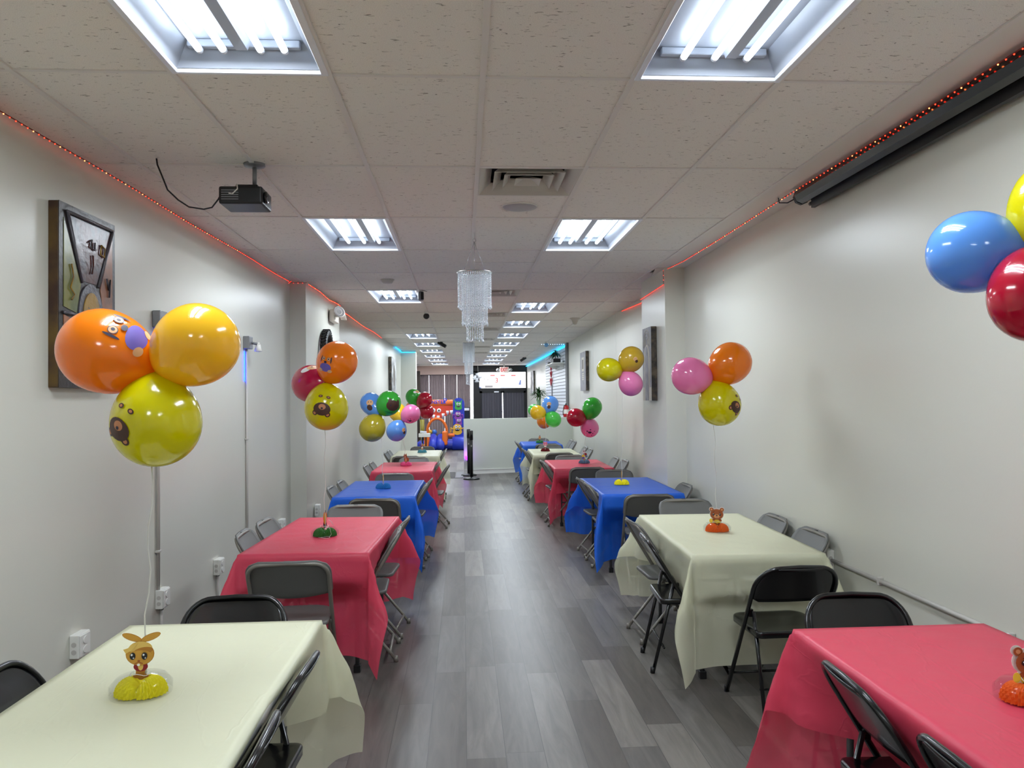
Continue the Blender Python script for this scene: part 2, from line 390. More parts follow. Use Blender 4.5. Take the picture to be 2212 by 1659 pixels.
# vents
vt = thing('ceiling_vent', (GX0+.305, GY0+1.22+.305, H), '', 'ceiling vent', 'square ceiling air vents')
b = MB().m('vent_metal')
def ring(b, a, c, z0, z1, th=.004):
    "a sloped square collar"
    for k in range(4):
        m3 = Matrix.Rotation(k*PI/2, 3, 'Z')
        q = [m3@Vector(p) for p in ((-a, -a, z0), (a, -a, z0), (c, -c, z1), (-c, -c, z1))]
        b.quad(*q); q2 = [p+Vector((0, 0, th)) for p in q]; b.quad(*q2)
        b.quad(q[0], q[1], q2[1], q2[0])
ring(b, .295, .285, -.006, -.006); ring(b, .285, .215, -.006, .05); b.build('frame', vt)
b = MB().m('dark_gap').box((-.29, -.29, .10), (.29, .29, .12)); b.build('duct', vt)
for a, c, z in ((.205, .155, .05), (.145, .1, .045), (.075, .0, .035)):
    b = MB().m('vent_metal'); ring(b, a, c, -.004, z)
    b.build('louver', vt)
vt['label'] = 'square louvered ceiling vent nearest the camera, beside the round speaker'
vn = ['second', 'third', 'fourth', 'fifth', 'sixth', 'seventh']
for k, j in enumerate(sorted(vset)[1:]):
    dup(vt, (GX0+.305, GY0+1.22*j+.305, H), 0, 'square louvered ceiling vent, %s from the camera' % vn[k])
sp = thing('ceiling_speaker', (GX0+.3, GY0+1.22+.9, H), 'round flush ceiling speaker behind the nearest vent', 'speaker')
mat('speaker_grille', (176, 172, 176), .5, bump=(400, .4, .002))
MB().m('white_trim').lathe([(0, -.002), (.112, -.002), (.118, -.010), (.122, -.001), (.118, .002)], 40).build('trim_ring', sp)
MB().m('speaker_grille').lathe([(0, -.014), (.07, -.013), (.108, -.009), (.112, -.002)], 40).build('grille', sp)

# ------------------------------------------------------------------ folding chairs
def yb(z): return .21-.597*z                    # the sloping plane of the front legs and back
def back_path(hw_, zt, r, n=8):
    pts = [(-hw_, .006)]+[(-hw_, zt-r-.2)]+[(x, z) for x, z in arc(-hw_+r, zt-r, r, PI, PI/2, n)]
    pts += [(0, zt+.004)]+[(x, z) for x, z in arc(hw_-r, zt-r, r, PI/2, 0, n)]+[(hw_, zt-r-.2), (hw_, .006)]
    return [(x, yb(z), z) for x, z in pts]
def panel(b, hw_, z0, zt, r, bow, off, th, sag=0, rim=0, dish=.004):
    "curved backrest sheet, closed and thick"
    nx, nz = 18, 10; fr, bk = [], []
    for j in range(nz+1):
        v = j/nz; z_ = z0+(zt-z0)*v; e = max(0, z_-(zt-r)); wj = hw_-r+math.sqrt(max(0, r*r-e*e))
        e2 = max(0, (z0+r*.35)-z_); wj -= (r*.35-math.sqrt(max(0, (r*.35)**2-e2*e2)))
        ra, rb = [], []
        for i in range(nx+1):
            u = -1+2*i/nx; x = wj*u; zz = z_-sag*(1-u*u)*(1-v)
            edge = min(1, min((1-abs(u))*wj/.03, v*(zt-z0)/.03, (1-v)*(zt-z0)/.03))
            y = yb(zz)+off-bow*(1-(x/hw_)**2)+rim*(1-edge)
            ra.append(b.bm.verts.new((x, y-dish*0, zz))); rb.append(b.bm.verts.new((x, y-th-rim*(1-edge)*.6, zz)))
        fr.append(ra); bk.append(rb)
    fs = []
    for j in range(nz):
        for i in range(nx):
            fs.append(b.bm.faces.new((fr[j][i], fr[j][i+1], fr[j+1][i+1], fr[j+1][i]))); fs.append(b.bm.faces.new((bk[j][i], bk[j+1][i], bk[j+1][i+1], bk[j][i+1])))
    for j in range(nz):
        for i in (0, nx): fs.append(b.bm.faces.new((fr[j][i], fr[j+1][i], bk[j+1][i], bk[j][i])))
    for i in range(nx):
        for j in (0, nz): fs.append(b.bm.faces.new((fr[j][i], fr[j][i+1], bk[j][i+1], bk[j][i])))
    b._fin(fs, True)
def seat_mesh(b, hw_, y0, y1, z, lip, rf, rb_):
    def outline(ins):
        x = hw_-ins; a, c = y0+ins, y1-ins; f, g = max(.012, rf-ins), max(.008, rb_-ins)
        return arc(x-f, c-f, f, 0, PI/2, 6)+arc(-x+f, c-f, f, PI/2, PI, 6)+arc(-x+g, a+g, g, PI, 1.5*PI, 4)+arc(x-g, a+g, g, 1.5*PI, 2*PI, 4)
    rings = []
    for ins, zz in ((.012, z-lip), (0, z-lip+.002), (0, z-.008), (.003, z-.002), (.010, z), (.03, z-.001), (.06, z-.005), (.12, z-.007)):
        rings.append([b.bm.verts.new((x, y, zz)) for x, y in outline(ins)])
    fs = []
    for a, c in zip(rings, rings[1:]):
        n = len(a)
        for i in range(n): fs.append(b.bm.faces.new((a[i], a[(i+1) % n], c[(i+1) % n], c[i])))
    fs.append(b.bm.faces.new(rings[-1]))
    u = [b.bm.verts.new((v.co.x, v.co.y, z-lip+.012)) for v in rings[0]]; n = len(u)
    for i in range(n): fs.append(b.bm.faces.new((rings[0][i], u[i], u[(i+1) % n], rings[0][(i+1) % n])))
    fs.append(b.bm.faces.new(u[::-1])); b._fin(fs, True)
def make_chair(kind):
    black = kind == 'black'
    t = thing('folding_chair', (0, 0, 0), 'x', 'chair')
    fm, pm = ('black_paint', 'black_paint') if black else ('grey_tube', 'grey_plastic')
    hw_, zt, r = (.216, .765, .115) if black else (.208, .768, .07)
    MB().m(fm).tube(back_path(hw_, zt, r), .0115, 8).build('frame', t)
    b = MB().m(pm)
    if black: panel(b, .212, .575, .765, .11, .022, .004, .003, rim=.004)
    else: panel(b, .222, .585, .787, .075, .02, .018, .008, sag=.022, rim=.007)
    if not black:
        b.m('black_plastic').box((-.018, yb(.786)-.006, .783), (.018, yb(.786)+.010, .7875), .002, seg=1)
        b.m('silver').ball((-.206, yb(.60)+.022, .60), .006, 8).ball((.206, yb(.60)+.022, .60), .006, 8)
    b.build('backrest', t)
    b = MB().m(pm)
    if black: seat_mesh(b, .198, -.185, .205, .435, .034, .075, .03)
    else: seat_mesh(b, .195, -.18, .215, .44, .022, .13, .05)
    b.build('seat', t)
    rl = .185 if black else .184
    for s in (-1, 1):
        b = MB().m(fm)
        if black:
            b.tube([(s*rl, yb(.52)-.004, .52), (s*rl, -.232, .006)], .0105, 8)
            b.box((s*.196-.012, yb(.5)-.012, .49), (s*.196+.012, yb(.5)+.012, .53), .003, seg=1)
        else:
            b.tube([(s*rl, .10, .415), (s*rl, -.20, .06), (s*rl, -.24, .006)], .0105, 8)
        b.build('rear_leg', t)
    for y, z, hx in ((-.166, .145, rl), (yb(.13), .13, hw_)) if black else ((-.20, .06, rl), (yb(.06), .06, hw_)):
        MB().m(fm).tube([(-hx, y, z), (hx, y, z)], .007 if black else .0095, 6).build('stretcher', t)
    if not black:
        MB().m(fm).tube([(-.2, yb(.36), .36), (-.2, -.05, .425)], .005, 6).tube([(.2, yb(.36), .36), (.2, -.05, .425)], .005, 6).build('seat_brace', t)
    cap = 'black_plastic' if black else 'grey_tube'
    for x, y in ((-hw_, .2085), (hw_, .2085), (-rl, -.236), (rl, -.236)):
        MB().m(cap).tube([(x, y, 0), (x, y-.002*(1 if y > 0 else -1), .035)], .0145, 8).build('foot_cap', t)
    return t
CH = {'black': make_chair('black'), 'grey': make_chair('grey')}
used = set()
CHAIRS = []                                     # (x, y, rz) for the cloths to rest against
DIR = {'+y': 0, '-x': PI/2, '-y': PI, '+x': -PI/2}
def chair(kind, x, y, d, label, rot=0, group=None):
    rz = DIR[d]+math.radians(rot)
    CHAIRS.append((x, y, rz))
    if kind not in used:
        used.add(kind); o = CH[kind]; o.location = (x, y, 0); o.rotation_euler = (0, 0, rz); o['label'] = label
        if group: o['group'] = group
        return o
    return dup(CH[kind], (x, y, 0), rz, label, group)
G1, G2 = 'black metal folding chairs', 'grey folding chairs'
T = {   # name: centre x, centre y, half length, cloth, rotation, words
 'L1': (-.945, 2.44, .74, 'cream', 0, 'nearest cream table of the left row'),
 'L2': (-.895, 5.27, .70, 'red', -2.5, 'nearest red table of the left row'),
 'L3': (-.815, 7.90, .72, 'blue', -.5, 'blue table of the left row'),
 'L4': (-.76, 10.43, .70, 'red', -.5, 'farther red table of the left row'),
 'L5': (-.755, 12.98, .72, 'cream', 0, 'farthest cream table of the left row'),
 'R1': (1.60, 2.15, .73, 'red', 0, 'nearest red table of the right row'),
 'R2': (1.65, 5.02, .76, 'cream', -2, 'nearest cream table of the right row'),
 'R3': (1.63, 7.78, .74, 'blue', -.6, 'nearest blue table of the right row'),
 'R4': (1.51, 10.42, .70, 'red', -1, 'farther red table of the right row'),
 'R5': (1.47, 12.92, .72, 'cream', -1.5, 'farther cream table of the right row'),
 'R6': (1.51, 15.4, .66, 'blue', -2, 'farthest blue table of the right row'),
}
def C2(kind, x, d, ys, tb, side, rots=(0, 0)):
    for k, y in enumerate(ys):
        chair(kind[k], x[k], y, d, '%s %s folding chair, %s side of the %s' % (('nearer', 'farther')[k], kind[k], side, T[tb][5]), rots[k], G1 if kind[k] == 'black' else G2)
def C1(kind, x, y, d, tb, end, rot=0):
    chair(kind, x, y, d, '%s folding chair at the %s end of the %s' % (kind, end, T[tb][5]), rot, G1 if kind == 'black' else G2)
bb, gg = ('black', 'black'), ('grey', 'grey')
C2(bb, (-.76, -.755), '-x', (2.07, 2.60), 'L1', 'aisle', (2, -2))
C2(bb, (-1.25, -1.26), '+x', (1.95, 2.58), 'L1', 'wall')
C1('black', -.985, 3.26, '-y', 'L1', 'far', 2)
C2(gg, (-.675, -.66), '-x', (5.10, 5.59), 'L2', 'aisle', (2, -4))
C2(gg, (-1.18, -1.17), '+x', (5.16, 5.64), 'L2', 'wall', (3, -2))
C1('grey', -.94, 4.42, '+y', 'L2', 'near', 3); C1('grey', -.87, 6.12, '-y', 'L2', 'far')
C2(gg, (-.63, -.60), '-x', (7.78, 8.32), 'L3', 'aisle', (0, -3))
C2(gg, (-1.06, -1.05), '+x', (7.76, 8.30), 'L3', 'wall')
C1('grey', -.76, 7.00, '+y', 'L3', 'near', -3); C1('grey', -.79, 8.80, '-y', 'L3', 'far')
C2(gg, (-.45, -.58), '-x', (10.12, 10.62), 'L4', 'aisle', (-4, 0))
C2(gg, (-1.03, -1.02), '+x', (10.25, 10.78), 'L4', 'wall')
C1('grey', -.73, 11.32, '-y', 'L4', 'far')
C2(gg, (-.55, -.55), '-x', (12.72, 13.3), 'L5', 'aisle')
C2(gg, (-1.02, -1.02), '+x', (12.75, 13.25), 'L5', 'wall')
C1('grey', -.86, 12.06, '+y', 'L5', 'near'); C1('grey', -.74, 13.93, '-y', 'L5', 'far')
C2(bb, (1.385, 1.39), '+x', (1.77, 2.32), 'R1', 'aisle', (-2, -3))
C1('black', 1.64, 3.03, '-y', 'R1', 'far', -3)
C2(('black', 'grey'), (1.345, 1.385), '+x', (4.75, 5.30), 'R2', 'aisle', (-4, 2))
C2(gg, (1.93, 1.93), '-x', (4.76, 5.36), 'R2', 'wall')
C1('black', 1.655, 4.06, '+y', 'R2', 'near', 2); C1('grey', 1.80, 6.10, '-y', 'R2', 'far')
C2(gg, (1.45, 1.45), '+x', (7.63, 8.15), 'R3', 'aisle', (0, 3))
chair('grey', 1.89, 7.43, '-x', 'grey folding chair on the wall side of the nearest blue table of the right row', 0, G2)
C1('grey', 1.62, 6.96, '+y', 'R3', 'near', -3); C1('grey', 1.74, 8.82, '-y', 'R3', 'far')
C2(gg, (1.30, 1.30), '+x', (10.1, 10.55), 'R4', 'aisle', (0, 5))
C2(gg, (1.93, 1.90), '-x', (10.45, 10.95), 'R4', 'wall')
C1('grey', 1.50, 9.70, '+y', 'R4', 'near'); C1('grey', 1.56, 11.30, '-y', 'R4', 'far')
C2(gg, (1.25, 1.24), '+x', (12.65, 13.2), 'R5', 'aisle')
C2(gg, (1.86, 1.86), '-x', (12.9, 13.45), 'R5', 'wall')
C1('grey', 1.48, 12.28, '+y', 'R5', 'near'); C1('grey', 1.56, 13.93, '-y', 'R5', 'far')
C2(gg, (1.28, 1.28), '+x', (15.1, 15.6), 'R6', 'aisle')
C2(gg, (1.93, 1.93), '-x', (15.25, 15.75), 'R6', 'wall')
C1('grey', 1.55, 14.76, '+y', 'R6', 'near'); C1('grey', 1.58, 16.30, '-y', 'R6', 'far')

# ------------------------------------------------------------------ tables and their cloths
TZ = .742
for k, (cx, cy, hl, colr, rot, wd) in T.items():
    t = thing('folding_table', (cx, cy, 0), 'white folding table under the %s cloth, %s' % (colr, wd), 'table', 'folding tables', math.radians(rot))
    MB().m('table_white').prism(rrect(-.365, -hl, .365, hl, .045), 'z', TZ-.045, TZ, True).build('table_top', t)
    for sx in (-1, 1):
        for sy in (-1, 1):
            x, y = sx*.27, sy*(hl-.22)
            lg = MB().m('table_leg').tube([(x*.9, y, TZ-.047), (x, y, .6), (x, y+sy*.02, .03)], .0125, 8).build('leg', t)
            MB().m('black_plastic').box((x-.02, y+sy*.02-.02, 0), (x+.02, y+sy*.02+.02, .045), .003, seg=1).build('foot', lg)
    for sy in (-1, 1):
        MB().m('table_leg').tube([(-.27, sy*(hl-.21), .3), (.27, sy*(hl-.21), .3)], .01, 6).build('leg_brace', t)

def make_cloth(key):
    cx, cy, hl, colr, rot, wd = T[key]
    rnd = random.Random(hash_key(key)); hwid = .372; hlen = hl+.006; a, e = .315, .62
    R = Matrix.Rotation(math.radians(rot), 3, 'Z'); near = [c for c in CHAIRS if abs(c[0]-cx) < 1 and abs(c[1]-cy) < 1.4]
    off = Vector((rnd.uniform(-11, 11), rnd.uniform(-9, 9), cy))
    us = [-(hwid+a)+a*i/16 for i in range(16)]+[-hwid+2*hwid*i/26 for i in range(26)]+[hwid+a*i/16 for i in range(17)]
    vs = [-(hlen+e)+e*i/24 for i in range(24)]+[-hlen+2*hlen*i/44 for i in range(44)]+[hlen+e*i/24 for i in range(25)]
    flare = {(sx, sy): rnd.uniform(.16, .28) for sx in (-1, 1) for sy in (-1, 1)}
    if cx < 0: flare[(1, 1)] = .34
    else: flare[(-1, 1)] = .34
    ph = rnd.uniform(0, 6)
    inv = [(Vector((x, y, 0)), Matrix.Rotation(-rz, 3, 'Z'), Matrix.Rotation(rz, 3, 'Z')) for x, y, rz in near]
    bm = bmesh.new(); grid = []
    for u in us:
        row = []
        for v in vs:
            du, dv = max(abs(u)-hwid, 0), max(abs(v)-hlen, 0); sx, sy = (1 if u > 0 else -1), (1 if v > 0 else -1)
            top = TZ+.005
            nz = noise.noise(Vector((u*5, v*5, 0))+off)*.6+noise.noise(Vector((u*14, v*9, 3))+off)*.4
            if du == 0 and dv == 0:
                edge = min(1, min(hwid-abs(u), hlen-abs(v))/.06)
                p = Vector((u, v, top+max(-.002, abs(nz)*.009*edge-.001)))
            else:
                d = math.hypot(du, dv); phi = math.atan2(dv, du)
                if du > 0 and dv > 0:
                    f = flare[(sx, sy)]*(math.sin(2*phi)**.8)*(1+.28*math.sin(5*phi+ph)); o = d*f
                    dirx, diry = math.cos(phi), math.sin(phi)
                else: o = 0; dirx, diry = (1, 0) if du > 0 else (0, 1)
                s_ = v if du > 0 and dv == 0 else u
                fold = .5+.5*math.sin(s_*9+ph+noise.noise(Vector((s_*2, 1, 0))+off)*5)
                o += min(d, .3)*(.04+.10*fold*(1 if dv == 0 else .8))+.004*min(1, d/.02)
                o += .02*nz*min(1, d/.2)
                o = min(max(o, .002), d*.8); rr = .02
                h = math.sqrt(max(d*d-o*o, 0)) if d > .001 else 0
                x = sx*(min(abs(u), hwid)+dirx*o); y = sy*(min(abs(v), hlen)+diry*o)
                p = Vector((x, y, top-h-(.0 if d > .01 else 0)))
            w = R@p+Vector((cx, cy, 0))
            if du > 0 or dv > 0:
                for c, mi, mo in inv:
                    q = mi@(w-c); ax = abs(q.x)
                    if ax > .46 or q.y > .6 or q.y < -.45: continue
                    lim = yb(q.z)+.035
                    s1 = max(0, min(1, (.735-q.z)/.26))
                    if dv > 0 and du == 0: lim = lim+(max(.24, lim)-lim)*s1
                    k = max(0, min(1, (.46-ax)/.22)); k = k*k*(3-2*k)
                    if q.y < lim: q.y += (lim-q.y)*k; w = mo@q+c
            w.z = max(w.z, .02)
            if cx > 0 and w.y > 7.5 and w.y < 8.8: w.x = min(w.x, 2.008)
            row.append(bm.verts.new(w-Vector((cx, cy, 0))))
        grid.append(row)
    for i in range(len(us)-1):
        for j in range(len(vs)-1):
            f = bm.faces.new((grid[i][j], grid[i+1][j], grid[i+1][j+1], grid[i][j+1])); f.smooth = True
    me = bpy.data.meshes.new('tablecloth'); bm.to_mesh(me); bm.free(); me.materials.append(M[colr+'_cloth'])
    o = bpy.data.objects.new('tablecloth', me); COL.objects.link(o); o.location = (cx, cy, 0)
    tag(o, '%s plastic tablecloth draped over the %s' % (colr, wd), 'tablecloth', 'plastic tablecloths'); return o
def hash_key(k): return sum(ord(c)*(i*31+7) for i, c in enumerate(k))
for k in T: make_cloth(k)

# ------------------------------------------------------------------ the far end of the shop
mat('dark_brown', (58, 46, 40), .5); mat('header_paint', (226, 200, 188), .6); mat('door_black', (24, 23, 25), .4)
mat('window_curtain', (104, 94, 94), .8, trans=.2, var=(3, (92, 82, 84))); mat('door_curtain', (74, 73, 80), .85, trans=.04)
mat('sign_film', (250, 250, 252), .4, emit=(250, 251, 255), power=1.0)
mat('sign_blue', (60, 70, 100), .5, emit=(140, 160, 226), power=.3); mat('sign_red', (90, 30, 30), .5, emit=(236, 90, 90), power=.32); mat('sign_grey', (70, 70, 72), .5, emit=(190, 186, 188), power=.26)
YB = 30.0
bk = MB().m('header_paint'); bk.box((-1.8, YB, 2.58), (.38, YB+.15, 3.1)); bk.box((-1.8, YB, 0), (-1.72, YB+.15, 2.6)); bk.box((-1.75, YB, 0), (.30, YB+.15, .35))
bk.m('door_black'); bk.box((.38, YB, 2.66), (2.5, YB+.15, 3.1)); bk.box((.38, YB, 0), (.62, YB+.15, 2.7)); bk.box((2.40, YB, 0), (2.5, YB+.15, 2.7)); bk.box((.6, YB, 1.94), (2.42, YB+.12, 2.05))
struct(bk, 'wall_back')
mat('glass', (240, 245, 250), .05, alpha=.12)
b = MB().m('glass').box((-1.72, YB+.1, .35), (.30, YB+.108, 2.58)); struct(b, 'window_1')
b = MB().m('silver').box((.30, YB+.04, 0), (.38, YB+.1, .2)); b.m('glass').box((.30, YB+.06, .2), (.38, YB+.068, 2.6)); struct(b, 'window_2')
w3 = MB().m('sign_film').box((.62, YB+.04, 2.05), (2.40, YB+.05, 2.66)); w3 = struct(w3, 'window_3')
# signs printed on the transom film
sg = thing('window_sign', (0, YB+.03, 0), 'backlit sign with faded numbers and blue lettering above the door', 'sign')
def wtxt(s, px, py, size, m, name='letters'):
    p = at(px, py, YB+.03); return text_obj(name, s, size, m, Matrix.Translation((p.x, -.0, p.z))@FACE_CAM, sg, .001)
wtxt('3 0778', 1044.5, 821, .15, 'sign_grey', 'phone_number'); wtxt('3', 1073, 822, .26, 'sign_red', 'numeral')
b = MB().m('sign_blue')
def sp_(px, py): p = at(px, py, YB+.03); return (p.x, p.z)
for path in ([(1086, 829), (1089, 831), (1093, 828), (1095, 824)], [(1095, 829), (1099, 830), (1103, 827)], [(1099, 821), (1100, 830)], [(1103, 829), (1108, 829), (1111, 823), (1106, 824)]):
    b.tube([(sp_(*q)[0], 0, sp_(*q)[1]) for q in path], .016, 6, flat=.3)
for q in ((1097, 817), (1101, 833)): x, z = sp_(*q); b.ball((x, 0, z), .014, 8)
b.build('script_lettering', sg)
x, z = sp_(1123, 829); MB().m('sign_blue').prism([(x-.06, z-.04), (x+.05, z-.04), (x+.05, z+.14), (x+.01, z+.16)], 'y', -.004, .0).build('blue_emblem', sg)
for q, w_, h_, m_ in (((1056, 835), .15, .04, 'sign_grey'), ((1037, 838), .05, .035, 'sign_blue'), ((1064, 811), .09, .02, 'sign_red'), ((1086, 811), .09, .02, 'sign_red'), ((1109, 811), .09, .02, 'sign_red'), ((1117, 824), .03, .012, 'sign_red'), ((1100, 837), .34, .012, 'sign_blue')):
    x, z = sp_(*q); MB().m(m_).box((x-w_, -.003, z-h_), (x+w_, 0, z+h_)).build('printed_bar', sg)
# door with curtains
d = MB().m('door_black'); d.box((.62, YB+.02, 0), (.72, YB+.08, 1.94)); d.box((1.44, YB+.02, 0), (1.49, YB+.08, 1.94)); d.box((1.52, YB+.02, 0), (1.57, YB+.08, 1.94)); d.box((2.32, YB+.02, 0), (2.40, YB+.08, 1.94)); d.box((.62, YB+.02, 0), (1.49, YB+.08, .2)); d.box((1.52, YB+.02, 0), (2.4, YB+.08, .2)); d.box((.62, YB+.02, 1.86), (2.4, YB+.08, 1.94))
d = struct(d, 'door_1')
b = MB().m('white_metal').box((1.18, YB-.04, 1.88), (1.36, YB+.02, 1.93), .004); b.build('door_closer', d)
def curtain(name, x0, x1, z0, z1, y, m, amp, folds, label, group):
    b = MB().m(m); n = folds*8; ra, rb = [], []
    rnd = random.Random(int(x0*100)+5); ph = rnd.uniform(0, 6)
    nz = 6
    rows = []
    for k in range(nz+1):
        z = z0+(z1-z0)*k/nz; a = amp*(1.15-.35*k/nz)
        rows.append([b.bm.verts.new((x0+(x1-x0)*i/n, y+a*math.sin(2*PI*i/8+.6*math.sin(i*.37+ph)), z)) for i in range(n+1)])
    fs = [b.bm.faces.new((rows[k][i], rows[k][i+1], rows[k+1][i+1], rows[k+1][i])) for k in range(nz) for i in range(n)]
    b._fin(fs, True); o = b.build(name); return tag(o, label, 'curtain', group)
xs = [-1.68, -1.30, -.71, -.24, .27]
for k, nm in enumerate(('leftmost', 'second from the left', 'third from the left', 'rightmost')):
    curtain('window_curtain', xs[k]+.003, xs[k+1]-.003, .12, 2.56, YB-.1, 'window_curtain', .035, 6, 'grey brown window curtain panel, %s of the four' % nm, 'curtains over the shop window')
r_ = thing('curtain_rod', (0, YB-.1, 2.57), 'thin dark rod holding the shop window curtains', 'curtain rod'); MB().m('door_black').cyl((-1.7, 0, 0), (.30, 0, 0), .012, 10).build('rod', r_)
for x in (-1.69, -.71, .29): MB().m('door_black').box((x-.01, 0, -.01), (x+.01, .1, .01)).build('bracket', r_)
curtain('door_curtain', .70, 1.48, .1, 1.86, YB-.02, 'door_curtain', .022, 8, 'dark grey curtain on the left door leaf', 'curtains on the glass door')
curtain('door_curtain', 1.53, 2.33, .1, 1.86, YB-.02, 'door_curtain', .022, 8, 'dark grey curtain on the right door leaf', 'curtains on the glass door')
b = MB().m('dark_brown').box((-1.745, 29.2, 0), (-1.60, 29.4, 2.7), .005); tag(b.build('wooden_post'), 'dark brown wooden post left of the shop window', 'post')
b = MB().m('floor'); mat('pavement', (190, 188, 184), .9); b.m('pavement').box((-8, 31.01, -.12), (10, 45, -.02)); struct(b, 'trim_4')
# exit sign
mat('exit_red', (190, 24, 20), .4, emit=(225, 40, 30), power=.12); mat('sign_case', (214, 206, 196), .4)
p = at(1089, 799, 28.9)
ex = thing('exit_sign', (p.x, 28.9, p.z), 'white exit sign with red letters and two lamp heads', 'exit sign')
MB().m('sign_case').box((-.17, -.03, -.11), (.17, .03, .11), .008).build('case', ex)
text_obj('letters', 'EXIT', .17, 'exit_red', Matrix.Translation((0, -.032, 0))@FACE_CAM@Matrix.Diagonal((.78, 1.15, 1, 1)), ex, .002)
MB().m('sign_case').cyl((0, 0, .10), (0, 0, H-p.z), .02, 10).build('mount', ex)
for s in (-1, 1):
    lh = MB().m('sign_case').lathe([(0, .05), (.05, .045), (.062, 0), (.062, -.03), (0, -.03)], 16, (s*.235, -.02, .0), Matrix.Rotation(PI/2, 3, 'X')).build('lamp_head', ex)
    MB().m('silver').lathe([(0, .0), (.045, .0), (.045, -.004), (0, -.004)], 16, (s*.235, -.072, .0), Matrix.Rotation(PI/2, 3, 'X')).build('lens', lh)
    MB().m('sign_case').cyl((s*.16, 0, 0), (s*.19, 0, 0), .015, 8).build('swivel', lh)

# bounce house
def V(px, py, Y=25.5): p = at(px, py, Y); return p.x, p.z
mat('vinyl_orange', (242, 116, 36), .35); mat('vinyl_blue', (40, 62, 190), .35); mat('vinyl_red', (226, 72, 48), .35); mat('vinyl_green', (70, 176, 80), .4)
mat('vinyl_purple', (150, 72, 176), .4); mat('vinyl_yellow', (238, 186, 50), .4); mat('print_white', (246, 246, 246), .4); mat('print_black', (18, 16, 24), .4); mat('vinyl_teal', (30, 60, 150), .35)
bo = thing('bounce_house', (0, 25.5, 0), 'inflatable blue and orange bounce house with a monster face', 'bounce house')
MB().m('vinyl_blue').box((-1.55, -.1, 0), (.35, 1.6, .28), .13, seg=4).build('base', bo)
b = MB().m('vinyl_blue').tube([(-.36, -.25, .21), (.2, -.25, .21), (.45, -.1, .21)], .22, 16); b.build('front_bolster', bo)
for x in (-.98, -.74): MB().m('vinyl_blue').tube([(x, -.62, .11), (x, -.35, .24), (x, .0, .42)], [.12, .14, .12], 14).build('slide_lane', bo)
b = MB().m('vinyl_orange').tube([(-1.5, .9, 1.50), (-.36, .9, 1.50)], .125, 18); b.build('top_beam', bo)
x, z = V(946, 869); text_obj('letters', 'MONSTER', .165, 'vinyl_blue', Matrix.Translation((x-.13, .765, z))@FACE_CAM, bo, .006); 
x, z = V(959, 868); text_obj('letters', 'P', .24, 'vinyl_blue', Matrix.Translation((x+.02, .762, z+.02))@FACE_CAM, bo, .006)
out = [(-1.45, 1.42), (-.36, 1.42), (-.36, 1.17), (-.5, 1.12), (-.66, 1.06), (-.82, 1.0), (-1.08, .99), (-1.25, 1.08), (-1.45, 1.12)]
fc = MB().m('vinyl_red').prism(out, 'y', .80, .98).build('monster_face', bo)
for q in ((934, 887), (946.5, 887.5)):
    x, z = V(*q); x += 0; e = MB().m('print_white').ball((x, .79, z), .072, 14, (1, .35, 1)); e.m('print_black').ball((x, .765, z+.005), .03, 10, (1, .4, 1)); e.build('eye', fc)
for q in ((926, 896), (934.5, 902), (945, 904), (956, 899), (966, 893), (974.5, 892)):
    x, z = V(*q); MB().m('print_white').tube([(x, .80, z+.07), (x, .79, z-.01), (x, .79, z-.07)], [.055, .045, .008], 10).build('tooth', fc)
tw = MB().m('vinyl_blue').prism(arc(-.155, 1.50, .185, 0, PI, 12)+[(-.34, .3), (.03, .3)], 'y', .35, .70, True).build('tower', bo)
def monster(px, py, s, m, horns):
    x, z = V(px, py, 25.5+.33); b = MB().m(m)
    b.prism(ell(x, z, .11*s, .10*s), 'y', .325, .345)
    b.prism(ell(x, z-.1*s, .12*s, .08*s), 'y', .326, .345)
    for k in (-1, 1):
        if horns: b.prism([(x+k*.05*s, z+.06*s), (x+k*.13*s, z+.17*s), (x+k*.1*s, z+.02*s)], 'y', .327, .345)
        else: b.tube([(x+k*.08*s, .335, z-.05*s), (x+k*.16*s, .335, z-.0), (x+k*.17*s, .335, z-.12*s)], .02*s, 6)
    b.m('print_white').prism(ell(x-.03*s, z+.03*s, .032*s, .035*s), 'y', .318, .325).prism(ell(x+.05*s, z+.03*s, .028*s, .03*s), 'y', .318, .325)
    b.m('print_black').prism(ell(x-.03*s, z+.03*s, .012*s, .015*s), 'y', .314, .318).prism(ell(x+.05*s, z+.03*s, .011*s, .014*s), 'y', .314, .318).prism(ell(x, z-.05*s, .06*s, .035*s), 'y', .318, .325)
    b.m('print_white').prism([(x-.05*s, z-.03*s), (x+.05*s, z-.03*s), (x+.03*s, z-.048*s), (x, z-.035*s), (x-.03*s, z-.048*s)], 'y', .314, .318)
    b.build('printed_monster', tw)
monster(990, 874, 1.0, 'vinyl_green', True); monster(989, 895, 1.0, 'vinyl_purple', False); monster(991, 909, .9, 'vinyl_purple', True); monster(988, 924, 1.3, 'vinyl_yellow', False)
ac = [(-.865+.315*math.cos(a), .1, .58+.43*math.sin(a)) for a in [PI*i/14 for i in range(15)]]
MB().m('vinyl_orange').tube([(-.55, .1, .3)]+ac+[(-1.18, .1, .3)], .045, 12).build('entry_arch', bo)
for x0 in (-1.26, -.69):
    MB().m('vinyl_orange').box((x0, -.45, .05 if x0 < -1 else .17), (x0+.17, -.22, .50 if x0 < -1 else .62), .05, seg=3).build('entry_pillar', bo)
MB().m('vinyl_orange').tube([(-.52, .3, .45), (-.3, .3, .45)], .07, 12).build('side_bolster', bo)
mat('pole_olive', (150, 140, 50), .5); MB().m('pole_olive').cyl((-1.36, .3, .3), (-1.36, .3, .98), .075, 14).build('corner_post', bo)
